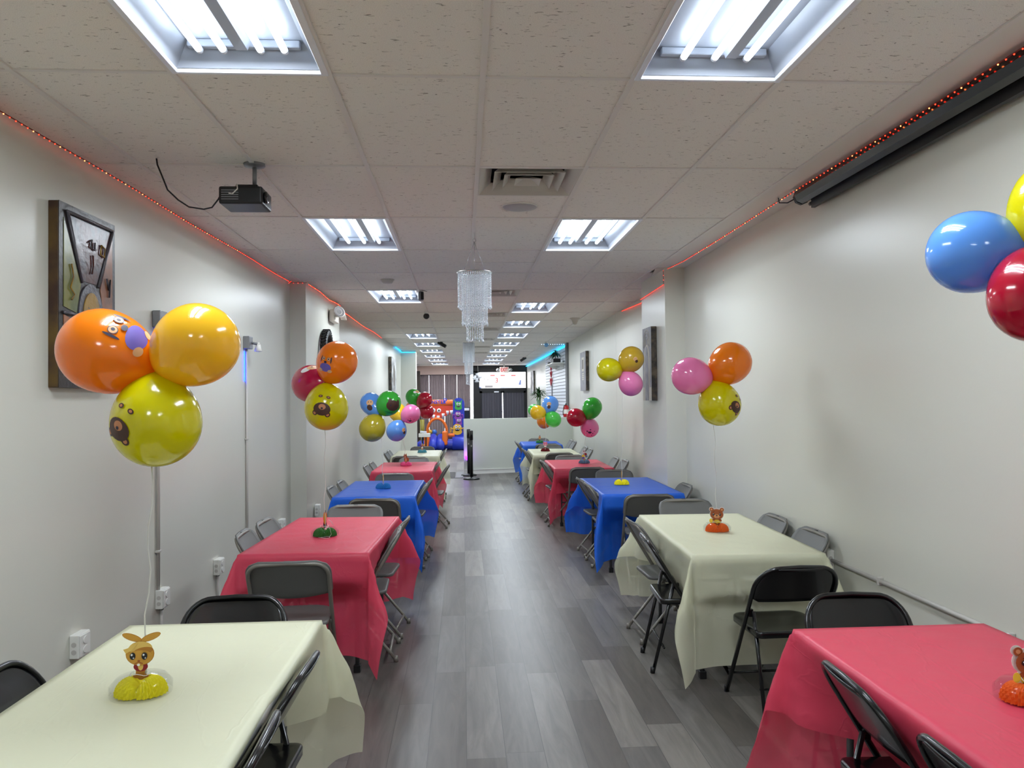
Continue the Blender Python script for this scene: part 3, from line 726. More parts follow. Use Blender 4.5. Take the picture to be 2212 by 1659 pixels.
for (q, m_, nm) in (((928.5, 933), 'vinyl_yellow', 'yellow'), ((938.5, 933), 'vinyl_light_blue', 'blue')):
    if m_ not in M: mat(m_, (70, 130, 215), .35)
    p = at(*q, 25.9); tag(MB().m(m_).ball((0, 0, 0), .078, 18).build('toy_ball'), '%s toy ball behind the bounce house entrance' % nm, 'ball', 'toy balls').location = (p.x, 25.9, p.z)
# white stand in the far room
p = at(917, 940, 22); st = thing('white_stand', (p.x, 22, 0), 'small white topped stand on black legs left of the bounce house', 'stand'); zt = p.z
MB().m('white_trim').box((-.16, -.12, zt-.05), (.16, .12, zt+.05), .006).build('tray', st)
for x in (-.06, .04): MB().m('door_black').box((x-.018, -.02, .02), (x+.018, .02, zt-.05)).build('leg', st)
MB().m('door_black').box((-.15, -.12, 0), (.15, .12, .02)).build('base', st)
mat('paper_grey', (205, 208, 214), .6)
b = MB().m('paper_grey').box((-.1, -.06, 0), (.08, .06, .05), .006, rot=(0, .12, 0)); o = b.build('paper_stack'); o.location = (p.x-.02, 22, zt+.062); tag(o, 'pale paper stack on the white stand', 'paper stack')
# arcade cabinet
p = at(1008, 895, 27.5); ar = thing('arcade_cabinet', (p.x, 27.5, 0), 'narrow dark arcade cabinet between curtains and door', 'arcade machine'); mat('screen_dark', (30, 40, 60), .15)
MB().m('door_black').box((-.11, -.15, 0), (.11, .25, 1.36), .01).build('cabinet', ar)
MB().m('print_white').box((-.09, -.156, 1.24), (.09, -.15, 1.33)).build('marquee', ar)
MB().m('screen_dark').box((-.085, -.158, .98), (.085, -.15, 1.2)).build('screen', ar)

# chandeliers
mat('crystal', (232, 238, 245), .12, spec=.8, alpha=.55, coat=.6)
def strand(zlen, big, n=None):
    b = MB().m('crystal'); n = n or int(zlen/.0125)
    for k in range(n):
        z = -(k+.5)*zlen/n; r = big*(1 if k < n-1 else 1.7); hgt = zlen/n*.52*(1 if k < n-1 else 1.9)
        b.lathe([(0, hgt), (r, 0), (0, -hgt)], 4, (0, 0, z))
    return b
def chandelier(px, Y, ztop, tiers, rr, label, wires):
    x = at(px, 600, Y).x; t = thing('chandelier', (x, Y, H), label, 'chandelier', 'hanging crystal chandeliers'); zt = ztop-H
    b = MB().m('silver'); b.lathe([(rr, -.006), (rr+.006, 0), (rr, .006), (rr-.012, .006), (rr-.012, -.006), (rr, -.006)], 40, (0, 0, zt)); b.build('ring', t)
    if wires:
        for k in range(3):
            a = 2*PI*k/3+.5; MB().m('silver').tube([(rr*.8*math.cos(a), rr*.8*math.sin(a), zt), (0, 0, zt+.24)], .0018, 5).build('wire', t)
        MB().m('silver').tube([(.012*math.cos(a), 0, zt+.25+.012*math.sin(a)) for a in [2*PI*i/12 for i in range(12)]], .002, 6, closed=True).build('hanging_loop', t)
        MB().m('silver').tube([(0, 0, zt+.262), (0, 0, 0)], .0018, 5).build('chain', t)
    else: MB().m('silver').tube([(0, 0, zt), (0, 0, 0)], .003, 5).build('chain', t)
    for r, ln, n, big in tiers:
        first = None
        for k in range(n):
            a = 2*PI*k/n+r*7; pos = (r*math.cos(a), r*math.sin(a), zt-.004)
            if first is None: first = strand(ln, big).build('crystal_strand', t); first.location = pos; me = first.data
            else:
                c = first.copy(); COL.objects.link(c); c.location = pos; c.scale = (1, 1, 1+random.uniform(-.02, .03)); c.rotation_euler = (0, 0, random.uniform(0, 3))
    return t
chandelier(1025, 6.04, 2.60, ((.128, .27, 42, .0042), (.098, .40, 34, .0042), (.064, .52, 22, .0042)), .131, 'nearer three-tier crystal chandelier hanging from the ceiling', True)
chandelier(1011, 17.2, 2.865, ((.125, .42, 26, .008), (.09, .68, 18, .008), (.06, .9, 10, .009)), .128, 'farther long crystal chandelier before the shop window', False)

# small things on the ceiling
def cam_dome(px, py, Y, label):
    p = at(px, py, Y); t = thing('security_camera', (p.x, Y, H), label, 'camera'); z = p.z-H
    MB().m('white_trim').cyl((0, 0, 0), (0, 0, z+.03), .028, 14).build('mount', t)
    MB().m('black_plastic').ball((0, 0, z), .045, 16).build('dome', t)
cam_dome(921, 683, 11.5, 'round black dome camera on the ceiling left of the chandelier')
def cam_bullet(px, py, Y, d, label):
    p = at(px, py, Y); t = thing('security_camera', (p.x, Y, H), label, 'camera'); z = p.z-H
    MB().m('black_plastic').cyl((0, 0, 0), (0, 0, z+.02), .018, 10).build('mount', t); MB().m('black_plastic').cyl((0, 0, -.001), (0, 0, -.02), .05, 14).build('base_plate', t)
    MB().m('black_plastic').tube([(-d*.05, 0, z+.045), (d*.11, -.08, z-.05)], .04, 12).build('body', t)
cam_bullet(952, 744, 17.6, 1, 'black bullet camera on the ceiling by the left light row')
cam_bullet(1132, 776, 24.4, -1, 'black bullet camera on the ceiling right of the light row')
p = atz(837, 604, H); t = thing('smoke_detector', (p.x, p.y, H), 'white smoke detector before the third left ceiling light', 'smoke detector'); MB().m('vent_metal').lathe([(0, -.045), (.05, -.042), (.062, -.02), (.066, 0)], 24).build('cover', t); MB().m('vent_metal').lathe([(.066, 0), (.074, 0), (.074, -.008), (.066, -.010)], 24).build('base', t)
p = atz(1242, 687, H); t = thing('motion_sensor', (p.x, p.y, H), 'white cone shaped sensor on the right of the ceiling', 'sensor'); MB().m('vent_metal').lathe([(0, -.11), (.03, -.10), (.06, -.03), (.085, -.01), (.085, 0)], 20).build('housing', t)
mat('sensor_blue', (120, 180, 235), .3); p = atz(1180, 738, H); t = thing('ball_sensor', (p.x, p.y, H), 'small round pale blue sensor on the far right ceiling', 'lamp'); MB().m('sensor_blue').ball((0, 0, -.075), .05, 16).build('globe', t); MB().m('white_trim').cyl((0, 0, 0), (0, 0, -.04), .03, 12).build('fitting', t)  # blue sphere sensor, gives off no light
p = atz(909, 626, H); t = thing('wall_fan_speaker', (p.x, p.y, H), 'small grey hanging loudspeaker beside the third left ceiling light', 'speaker'); t.name = 'hanging_speaker'
MB().m('dull_metal').box((-.035, -.04, -.13), (.035, .04, -.02), .02, seg=3).build('body', t); MB().m('black_plastic').box((.0, -.045, -.12), (.036, -.035, -.03), .004).build('grille', t); MB().m('white_trim').cyl((0, 0, -.03), (0, 0, 0), .012, 8).build('mount', t); MB().m('black_plastic').tube([(-.02, 0, -.004), (.03, .02, -.008), (.07, .0, -.02)], .003, 5).build('wire', t)

# ------------------------------------------------------------------ balloons
BC = {'orange': (252, 138, 14), 'golden yellow': (252, 200, 40), 'lime yellow': (226, 216, 0), 'crimson': (190, 14, 50), 'magenta': (200, 20, 76), 'light blue': (104, 166, 244), 'green': (60, 186, 60), 'bright green': (84, 212, 84),
      'olive yellow': (196, 178, 42), 'pink': (250, 140, 196), 'mustard': (214, 176, 50), 'yellow': (248, 206, 40)}
for k, c in BC.items(): mat('latex_'+k, c, .16, coat=.5, trans=.22)
mat('ribbon', (236, 234, 228), .3, trans=.3); mat('print_brown', (72, 40, 28), .5); mat('print_tan', (196, 128, 84), .5); mat('print_ink', (40, 34, 60), .5); mat('print_skin', (222, 170, 120), .5); mat('print_violet', (104, 88, 170), .5)
def ball_r(a, r, D):
    return math.sqrt(max(r*r-a*a, 0)) if a >= 0 else r*max(0, (1-(abs(a)/D)**2.1))**.62
def balloon(P, K, r, colr, label, group, prt=None):
    P, K = Vector(P), Vector(K); ax = (P-K); D = ax.length; 
    if D < r*1.22: P = K+ax.normalized()*r*1.22; D = r*1.22; ax = P-K
    ax.normalize(); q = ax.to_track_quat('Z', 'X'); rm = q.to_matrix()
    t = thing('balloon', K, label, 'balloon', group)
    n = 26; prof = [(0, D+r)]
    for i in range(1, n+1):
        a = r*math.cos(PI*i/n*.5) if i <= n/2 else None
    prof = []
    for i in range(15): a = r*math.cos(PI/2*i/14); prof.append((ball_r(a, r, D) if i else 0, D+a))
    for i in range(1, 15): a = -D*(i/14)**.85; prof.append((max(ball_r(a, r, D), .006), D+a))
    MB().m('latex_'+colr).lathe(prof, 36, (0, 0, 0), rm).build('latex_skin', t)
    MB().m('latex_'+colr).lathe([(.0065, .004), (.0065, -.003), (.010, -.012), (.014, -.018), (.010, -.016), (0, -.010)], 12, (0, 0, 0), rm).build('knot', t)
    if prt:
        # cartoon animal printed on the skin, seen at direction (px, py) of the disc, rotated
        du, dv, s, rot, kind = prt; view = (P-EYE).normalized(); R_ = view.cross(Vector((0, 0, 1))).normalized(); U_ = R_.cross(view)
        nrm = (R_*du+U_*dv-view*math.sqrt(max(.05, 1-du*du-dv*dv))).normalized()
        tx = nrm.cross(U_).normalized()*-1; ty = nrm.cross(tx)*-1
        if ty.dot(U_) < 0: ty = -ty
        if tx.dot(R_) < 0: tx = -tx
        c_, s_ = math.cos(rot), math.sin(rot); lay = [0]
        b = MB(); Cl = rm@Vector((0, 0, D))
        def blob(cx, cy, rx, ry, m, n=18):
            b.m(m); lay[0] += 1; rings = []
            for k in (0, .5, 1):
                ring_ = []
                for (x, y) in (ell(cx, cy, rx*k, ry*k, n) if k else [(cx, cy)]):
                    x, y = x*s, y*s; X, Y_ = x*c_-y*s_, x*s_+y*c_
                    dr = (nrm*r+tx*X+ty*Y_).normalized(); a = dr.dot(ax)
                    rad = r if a >= 0 else None
                    if rad is None:                     # find the skin along this direction
                        lo, hi = .3*r, 1.3*D
                        for _ in range(24):
                            md = (lo+hi)/2; aa = a*md; ins = md*math.sqrt(max(0, 1-a*a)) < ball_r(max(aa, -D*.999), r, D)
                            lo, hi = (md, hi) if ins else (lo, md)
                        rad = lo
                    ring_.append(b.bm.verts.new(Cl+dr*(rad+.0006+.0003*lay[0])))
                rings.append(ring_)
            fs = [b.bm.faces.new((rings[0][0], rings[1][i], rings[1][(i+1) % n])) for i in range(n)]
            fs += [b.bm.faces.new((rings[1][i], rings[2][i], rings[2][(i+1) % n], rings[1][(i+1) % n])) for i in range(n)]
            b._fin(fs, True)
        if kind == 'bear':
            blob(-.036, .034, .015, .015, 'print_brown'); blob(.036, .034, .015, .015, 'print_brown'); blob(-.036, .034, .008, .008, 'print_tan'); blob(.036, .034, .008, .008, 'print_tan')
            blob(0, .008, .046, .034, 'print_brown'); blob(0, -.004, .018, .014, 'print_tan'); blob(0, .003, .006, .005, 'print_ink')
            blob(-.022, -.062, .012, .009, 'print_brown'); blob(.022, -.062, .012, .009, 'print_brown'); blob(-.022, -.062, .006, .005, 'print_tan'); blob(.022, -.062, .006, .005, 'print_tan')
        elif kind == 'pup':
            blob(0, -.034, .034, .024, 'print_violet'); blob(-.03, -.052, .013, .011, 'print_skin'); blob(.028, -.054, .013, .011, 'print_skin')
            for k in (-1, 1): blob(k*.029, .010, .0035, .018, 'print_ink'); blob(k*.015, .012, .010, .010, 'print_ink'); blob(k*.015, .012, .0085, .0085, 'print_skin'); blob(k*.014, .012, .004, .004, 'print_ink')
            blob(0, -.004, .008, .006, 'print_ink')
        elif kind == 'cat':
            blob(-.026, .026, .010, .016, 'print_brown'); blob(.026, .026, .010, .016, 'print_brown'); blob(0, 0, .04, .03, 'print_brown'); blob(-.014, 0, .004, .004, 'print_ink'); blob(.014, 0, .004, .004, 'print_ink'); blob(-.01, -.045, .03, .002, 'print_ink'); blob(.012, -.052, .02, .002, 'print_ink')
        elif kind == 'card':
            blob(-.016, 0, .022, .016, 'print_white'); blob(.014, .004, .024, .018, 'print_skin'); blob(.01, .006, .004, .004, 'print_ink')
        elif kind == 'small':
            blob(0, .012, .02, .018, 'print_skin'); blob(0, -.014, .014, .014, 'print_brown'); blob(-.006, .014, .003, .003, 'print_ink'); blob(.008, .014, .003, .003, 'print_ink')
        else:
            for (x, y, q) in ((0, 0, .012), (.02, -.01, .005), (-.016, .01, .006), (.034, .006, .004), (-.03, -.012, .004), (.012, -.026, .005), (.004, .02, .005)): blob(x, y, q, q*.7, 'print_ink')
        b.build('printed_picture', t)
    return t
HANGW = {}
def bunch(tb, words_, knot, Y, items, weight, wz=TZ+.045):
    K = at(knot[0], knot[1], Y)
    for (px, py, rp, colr, dy, prt, lab) in items:
        P = at(px, py, Y+dy); r = rp/F*(Y+dy)
        balloon(P, K, r, colr, lab, 'balloons above the tables', prt)
    x, y = weight
    t = thing('balloon_ribbon', (x, y, wz), 'white balloon ribbon over the %s' % words_, 'ribbon', 'balloon ribbons')
    q = K-Vector((x, y, wz)); n = 14
    MB().m('ribbon').tube([(q*(i/n))+Vector((.006*math.sin(i*1.7), .004*math.cos(i*1.3), 0))*(1 if 0 < i < n else 0) for i in range(n+1)], .0028, 5, flat=.8).build('ribbon_strand', t)
    return t
W_ = {}
for k, p in dict(L1=(305, 1500), L2=(702, 1158), L3=(828, 1055), L4=(877, 1006), L5=(912, 978), R1=(2222, 1515), R2=(1549, 1148), R3=(1343, 1047), R4=(1262, 1001), R5=(1178, 975), R6=(1166, 957)).items():
    q = atz(p[0], p[1], TZ+.006); W_[k] = (q.x, q.y)
bunch('L1', T['L1'][5], (336, 803), 2.42, [(222, 757, 88, 'orange', 0, (.38, .52, 1.45, .9, 'pup'), 'orange balloon with a printed puppy, nearest bunch on the left'),
    (424, 745, 86, 'golden yellow', 0, None, 'plain golden yellow balloon of the nearest bunch on the left'), (338, 898, 90, 'lime yellow', 0, (-.78, -.05, 1.0, 2.7, 'bear'), 'lime yellow balloon with a printed bear, nearest bunch on the left')], (W_['L1'][0]+.01, W_['L1'][1]))
bunch('L2', T['L2'][5], (702, 826), 5.1, [(671, 829, 40, 'magenta', .17, (-.05, .7, 1.5, .2, 'card'), 'magenta balloon behind the orange and lime ones, second bunch on the left'),
    (725, 787, 43, 'orange', 0, (-.55, 0, 1.25, -.2, 'pup'), 'orange balloon with a printed puppy above the nearest left red table'), (705, 878, 46, 'lime yellow', 0, (-.2, .05, 1.25, 2.95, 'bear'), 'lime yellow balloon with an upside-down bear above the nearest left red table')], W_['L2'])
bunch('L3', T['L3'][5], (821, 896), 7.85, [(801, 871, 23, 'light blue', .15, (-.1, -.1, 1.5, 0, 'small'), 'light blue balloon beside the green cat balloon'),
    (839, 872, 26, 'green', 0, (.35, -.25, 2.0, -.2, 'cat'), 'dark green balloon with a printed cat above the left blue table'), (806, 922, 28, 'olive yellow', 0, None, 'olive yellow balloon hanging below the light blue and green ones')], W_['L3'])
bunch('L4', T['L4'][5], (868, 908), 10.45, [(858, 889, 19, 'yellow', .17, None, 'yellow balloon mostly hidden behind green and pink balloons on the left'),
    (886, 895, 20, 'pink', 0, (-.1, -.75, 1.6, 0, 'spots'), 'pink balloon between yellow and crimson balloons on the left'), (858, 928, 21.5, 'light blue', 0, (.75, 0, 1.5, .4, 'small'), 'light blue balloon below the pink one on the left')], W_['L4'])
bunch('L5', T['L5'][5], (905, 878), 13.0, [(893, 857, 17, 'green', 0, (.4, .6, 1.6, 0, 'card'), 'green balloon topmost of the farthest bunch on the left'),
    (893, 882, 17, 'orange', .18, None, 'orange balloon mostly hidden between green and pink balloons on the left'), (918, 863, 16, 'crimson', -.16, None, 'upper crimson balloon in front of the bounce house'), (918, 887, 16, 'crimson', 0, None, 'lower crimson balloon in front of the bounce house')], W_['L5'])
bunch('R1', T['R1'][5], (2222, 545), 2.15, [(2131, 545, 93, 'light blue', .08, None, 'light blue balloon at the right edge, next to crimson'),
    (2285, 430, 93, 'lime yellow', 0, None, 'lime yellow balloon cut off by the upper right edge'), (2243, 643, 102, 'crimson', -.08, None, 'big crimson balloon at the right edge')], W_['R1'])
bunch('R2', T['R2'][5], (1539, 822), 5.0, [(1491, 812, 41, 'pink', 0, None, 'plain pink balloon left of an orange one above the nearest right cream table'),
    (1579, 783, 45, 'orange', 0, None, 'plain orange balloon above the nearest right cream table'), (1554, 873, 46, 'lime yellow', 0, (.78, -.05, 1.1, 2.6, 'bear'), 'lime yellow balloon with a printed bear below the plain orange balloon')], W_['R2'])
bunch('R3', T['R3'][5], (1345, 803), 7.8, [(1318, 799, 26, 'lime yellow', 0, None, 'lime yellow balloon left of the mustard one above the right blue table'),
    (1364, 775, 27.5, 'mustard', 0, (.35, -.1, 1.1, .5, 'small'), 'mustard balloon with a small print above a plain pink one'), (1363, 830, 26, 'pink', 0, None, 'plain pink balloon below the mustard balloon')], W_['R3'])
bunch('R4', T['R4'][5], (1267, 906), 10.4, [(1280, 879, 21, 'green', 0, None, 'plain green balloon above the crimson and speckled pink balloons on the right'),
    (1245, 902, 20, 'crimson', 0, None, 'crimson balloon in front of the partition on the right'), (1274, 925, 20, 'pink', .12, (0, -.45, 2.0, 0, 'spots'), 'pink balloon with dark specks below the plain green balloon')], W_['R4'])
bunch('R5', T['R5'][5], (1180, 893), 12.95, [(1161, 891, 16, 'yellow', 0, None, 'yellow balloon above the partition on the right'),
    (1189, 873, 18, 'light blue', .12, (-.15, -.1, 1.7, 0, 'small'), 'light blue balloon with a small print above the partition'), (1193, 904, 17, 'bright green', 0, None, 'bright green balloon below the light blue one at the partition')], W_['R5'])
bunch('R6', T['R6'][5], (1166, 897), 15.3, [(1153, 886, 13, 'bright green', 0, None, 'small bright green balloon peeking out behind the yellow one'),
    (1175, 911, 15, 'orange', .05, None, 'orange balloon behind the bright green one at the partition'), (1163, 893, 13.5, 'light blue', .22, None, 'light blue balloon almost hidden behind the yellow balloon')], W_['R6'])

# ------------------------------------------------------------------ table centrepieces
PC = {'yellow': (255, 244, 30), 'green': (52, 130, 40), 'blue': (30, 120, 190), 'pink': (240, 90, 150), 'teal': (90, 170, 190), 'orange': (255, 118, 26), 'slate': (110, 140, 170), 'dark red': (120, 14, 22), 'emerald': (60, 150, 80)}
for k, c in PC.items(): mat('tissue_'+k, c, .7, trans=.2)
mat('card_white', (244, 240, 234), .6); mat('fur_gold', (216, 160, 60), .6); mat('fur_gold_dark', (186, 124, 40), .6); mat('fur_gold_light', (236, 198, 104), .6); mat('fur_brown', (160, 82, 36), .6); mat('fur_tan', (214, 150, 100), .6); mat('jacket_red', (150, 30, 40), .6); mat('shirt_yellow', (240, 210, 60), .6); mat('print_pink', (228, 110, 140), .6)
mat('clear_film', (20, 20, 22), .06, alpha=.16, coat=1)
def honeycomb(t, m, R=.078, h=.052):
    b = MB().m(m); n = 96; rows = []
    for k in range(9):
        a = PI/2*k/8; z = h*math.sin(a)*(1 if k else 1); rows.append([])
        for j in range(n):
            th = 2*PI*j/n; pl = 1-.10*(j % 2)-.06*(1 if (k % 2) ^ (j % 4 < 2) else 0)
            lobe = 1-.22*math.exp(-((abs(math.sin(th+PI/2)) - 0)/.12)**2) if 1 else 1
            r = R*(math.cos(a)**.6 if k < 8 else .04)*pl*lobe; notch = 1-.55*math.exp(-(r*math.cos(th)/.010)**2)*(math.sin(a)**.5) if k > 3 else 1
            rows[-1].append(b.bm.verts.new((r*math.cos(th), r*math.sin(th)*.8, z*notch+.001)))
    fs = [b.bm.faces.new((rows[k][j], rows[k][(j+1) % n], rows[k+1][(j+1) % n], rows[k+1][j])) for k in range(8) for j in range(n)]
    fs.append(b.bm.faces.new(rows[-1])); fs.append(b.bm.faces.new(rows[0][::-1])); b._fin(fs, False); b.build('honeycomb_base', t)
def figure(t, kind, rz=0):
    b = MB(); L_ = [0]
    def E(cx, cy, rx, ry, m, rot=0): 
        L_[0] += 1; d = .0009*L_[0]; b.m(m).prism([(x, z) for x, z in ell(cx, cy, rx, ry, 22, rot)], 'y', -d-.0004, -d+.0012 if L_[0] < 2 else -d+.0006)
    def Pl(pts, m): L_[0] += 1; d = .0009*L_[0]; b.m(m).prism(pts, 'y', -d-.0004, -d+.0006)
    if kind == 'bunny':
        E(0, .062, .014, .022, 'fur_gold_dark'); E(-.011, .052, .010, .006, 'fur_gold_dark'); E(.011, .052, .010, .006, 'fur_gold_dark')
        E(0, .080, .019, .014, 'jacket_red'); E(0, .082, .007, .013, 'fur_gold_light')
        for k in (-1, 1): E(k*.025+.003, .166, .028, .0098, 'fur_gold_dark', k*.38); E(k*.025+.003, .166, .0265, .0084, 'fur_gold', k*.38)
        E(0, .118, .038, .033, 'fur_gold_dark'); E(0, .118, .0365, .0315, 'fur_gold'); E(.002, .136, .031, .019, 'fur_gold_light'); E(.010, .128, .026, .010, 'fur_gold_dark', .15); E(0, .116, .032, .014, 'fur_gold')
        Pl([(-.036, .122), (-.043, .134), (-.030, .138), (-.022, .148), (-.004, .152), (-.016, .134)], 'fur_gold_light')
        for k in (-1, 1): E(k*.016-.002, .114, .0075, .0105, 'print_black'); E(k*.016-.004, .118, .0025, .003, 'print_white'); E(k*.016+.001, .109, .0018, .002, 'print_white')
        E(0, .101, .0035, .0025, 'fur_brown'); E(-.006, .096, .006, .0012, 'fur_brown', .3); E(.006, .096, .006, .0012, 'fur_brown', -.3); E(0, .091, .004, .0035, 'print_white')
    elif kind == 'bear':
        E(0, .108, .042, .037, 'card_white'); E(-.03, .138, .015, .015, 'card_white'); E(.03, .138, .015, .015, 'card_white'); E(0, .066, .026, .03, 'card_white'); E(-.022, .064, .014, .018, 'card_white')
        E(0, .064, .022, .026, 'shirt_yellow'); E(-.018, .072, .010, .007, 'fur_brown', .6); E(.019, .072, .010, .007, 'fur_brown', -.6); E(-.010, .045, .010, .009, 'fur_brown'); E(.012, .045, .010, .009, 'fur_brown')
        E(-.034, .066, .010, .014, 'shirt_yellow')
        for k in (-1, 1): E(k*.03, .138, .012, .012, 'fur_brown'); E(k*.03, .138, .006, .006, 'fur_tan')
        E(0, .108, .038, .033, 'fur_brown'); E(0, .096, .017, .012, 'fur_tan'); E(0, .101, .005, .0035, 'print_black'); E(0, .092, .005, .001, 'print_black')
        for k in (-1, 1): E(k*.019, .108, .0055, .0075, 'print_black'); E(k*.019-.001, .111, .0018, .002, 'print_white'); E(k*.017, .124, .006, .0012, 'print_black', k*-.4)
    elif kind == 'squirrel':
        E(0, .075, .022, .034, 'fur_brown'); E(.024, .08, .012, .028, 'fur_brown', .3); E(-.008, .122, .022, .022, 'fur_brown'); E(-.018, .146, .006, .010, 'fur_brown'); E(.004, .146, .006, .010, 'fur_brown'); E(-.010, .116, .010, .008, 'fur_tan'); E(0, .07, .012, .02, 'fur_tan'); E(-.015, .125, .003, .004, 'print_black')
    elif kind == 'fawn':
        E(0, .07, .014, .03, 'card_white'); E(.004, .115, .018, .020, 'fur_brown'); E(-.028, .128, .020, .005, 'fur_brown', -.6); E(.03, .125, .016, .006, 'shirt_yellow', .9); E(.008, .138, .008, .008, 'fur_tan'); E(-.012, .10, .010, .012, 'jacket_red'); E(0, .06, .016, .012, 'fur_tan')
    elif kind == 'party':
        E(0, .06, .014, .024, 'fur_tan'); E(-.002, .10, .030, .024, 'shirt_yellow'); E(.018, .125, .020, .020, 'jacket_red'); E(.03, .098, .016, .016, 'tissue_slate'); E(-.012, .076, .018, .014, 'print_violet'); E(.0, .165, .022, .024, 'card_white'); E(-.010, .17, .005, .012, 'print_black'); E(.012, .17, .005, .012, 'print_black'); E(0, .152, .005, .004, 'print_pink')
    elif kind == 'cat':
        E(0, .062, .012, .022, 'jacket_red'); E(0, .118, .032, .032, 'card_white'); E(0, .118, .030, .030, 'print_pink'); Pl([(-.03, .125), (-.028, .158), (-.008, .142)], 'print_pink'); Pl([(.03, .125), (.028, .158), (.008, .142)], 'print_pink'); E(-.010, .12, .003, .004, 'print_black'); E(.010, .12, .003, .004, 'print_black'); E(0, .108, .008, .006, 'card_white'); E(0, .078, .02, .010, 'card_white')
    elif kind == 'chick':
        E(0, .06, .012, .02, 'print_ink'); E(0, .10, .020, .034, 'shirt_yellow'); E(0, .108, .018, .030, 'vinyl_orange'); E(0, .142, .008, .010, 'print_ink'); E(0, .11, .009, .016, 'fur_gold')
    elif kind == 'side_orange':
        E(0, .075, .018, .028, 'print_black'); E(0, .112, .020, .042, 'vinyl_orange'); E(0, .150, .007, .012, 'print_black'); E(-.003, .112, .014, .034, 'fur_gold')
    else:
        E(0, .09, .012, .045, 'fur_gold'); E(.003, .10, .006, .03, 'fur_gold_light')
    o = b.build('card_figure', t); o.rotation_euler = (0, 0, rz); return o
CP = {'L1': ('yellow', 'bunny', .05, 'yellow honeycomb centrepiece with a golden bunny figure'), 'L2': ('green', 'side_orange', 1.2, 'green honeycomb centrepiece with an orange figure seen edge-on'), 'L3': ('blue', 'side', 1.35, 'blue honeycomb centrepiece with a thin stick'),
      'L4': ('pink', 'squirrel', 0, 'pink honeycomb centrepiece with a brown squirrel figure'), 'L5': ('teal', 'fawn', 0, 'teal honeycomb centrepiece with a small colourful figure'), 'R1': ('orange', 'bear', -.1, 'orange honeycomb centrepiece with a brown bear, right edge'),
      'R2': ('orange', 'bear', -.35, 'orange honeycomb centrepiece with a bear on the cream cloth'), 'R3': ('yellow', 'side', 1.15, 'yellow honeycomb centrepiece with an edge-on golden figure on blue'), 'R4': ('slate', 'party', 0, 'slate blue honeycomb centrepiece with a rabbit holding balloons'),
      'R5': ('dark red', 'cat', 0, 'dark red honeycomb centrepiece with a pink cat figure'), 'R6': ('emerald', 'chick', 0, 'green honeycomb centrepiece with a small orange figure')}
for k, (c, fig, rz, lab) in CP.items():
    x, y = W_[k]; t = thing('honeycomb_centrepiece', (x, y, TZ+.0085), lab, 'centrepiece', 'honeycomb table centrepieces')
    honeycomb(t, 'tissue_'+c); o = figure(t, fig, rz)
    o.scale = (1.08, 1, 1.02) if k != 'R4' else (1, 1, .95)
    if k in ('L1', 'R1', 'L2', 'R2'):
        MB().m('clear_film').lathe([(.088, .002), (.089, .03), (.070, .052), (.03, .060), (.02, .068)], 24).build('plastic_wrap', t)
        MB().m('ribbon').tube([(.02*math.cos(a)*1.3, -.012+.02*math.sin(a), .064+.004*math.sin(3*a)) for a in [2*PI*i/16 for i in range(16)]], .0016, 5, closed=True, flat=.4).build('ribbon_tie', t)
x, y = W_['L2']; t = thing('curled_ribbon', (x+.01, y-.085, TZ+.006), 'loose white ribbon curls on the nearest left red table', 'ribbon')
MB().m('ribbon').tube([(.035*math.cos(a), .025*math.sin(a), .006+.003*math.sin(a*2)) for a in [2*PI*i/20 for i in range(20)]], .002, 5, closed=True, flat=.5).build('curl', t)
MB().m('ribbon').tube([(-.03, .05, .05), (-.01, .03, .07), (.03, .03, .06), (.04, .03, .02), (.03, .01, .006)], .002, 5, flat=.5).build('loop', t)
MB().m('ribbon').tube([(.02, .05, .11), (.035, .05, .10), (.05, .05, .075)], .003, 5, flat=.4).build('ribbon_end', t)

# ------------------------------------------------------------------ things on the walls
AL = -math.atan(.0327)                          # the left wall leans this much off the aisle
mat('art_frame', (44, 36, 34), .35, bump=(40, .6, .004)); mat('art_brown', (86, 46, 40), .3, var=(9, (58, 52, 60)), bump=(25, .6, .004)); mat('art_green', (124, 122, 52), .3, var=(8, (96, 104, 60)), bump=(20, .5, .003)); mat('art_orange', (160, 100, 62), .3, var=(8, (120, 84, 66)), bump=(20, .5, .003)); mat('art_gold', (164, 128, 44), .28, var=(10, (110, 84, 40)), bump=(30, .6, .003)); mat('art_grey', (96, 94, 100), .3, metal=.3, bump=(50, .8, .004)); mat('art_side', (60, 36, 22), .5, var=(6, (96, 72, 26)))
yA, yB_ = 3.93, 4.50
t = thing('wall_art', (xl(4.2), 4.215, 1.70), 'tall abstract canvas with brown, green and gold patches on the left wall', 'wall art', rz=AL)
MB().m('art_side').box((.0, -.285, 0), (.05, .285, .915), .003, seg=1).build('canvas', t)
def art(name, pts, m, d): return MB().m(m).prism([(y-.285, z) for y, z in pts], 'x', .05, .05+d).build(name, t)
art('border', [(.0, .0), (.57, .0), (.57, .915), (0, .915)], 'art_frame', .003)
art('brown_patch', [(.085, .86), (.52, .86), (.36, .55), (.22, .55)], 'art_brown', .006)
art('green_patch', [(.04, .84), (.20, .53), (.16, .38), (.04, .40)], 'art_green', .006)
art('orange_patch', [(.535, .84), (.40, .53), (.44, .38), (.535, .38)], 'art_orange', .006)
art('lower_patch', [(.04, .36), (.14, .34), (.14, .06), (.04, .06)], 'art_orange', .006); art('lower_patch', [(.46, .34), (.535, .36), (.535, .06), (.46, .06)], 'art_brown', .006); art('bottom_patch', [(.16, .22), (.44, .22), (.50, .05), (.10, .05)], 'art_gold', .005)
art('gold_oval', ell(.30, .38, .125, .165, 30), 'art_grey', .010); art('gold_centre', ell(.30, .37, .088, .13, 30), 'art_gold', .014)
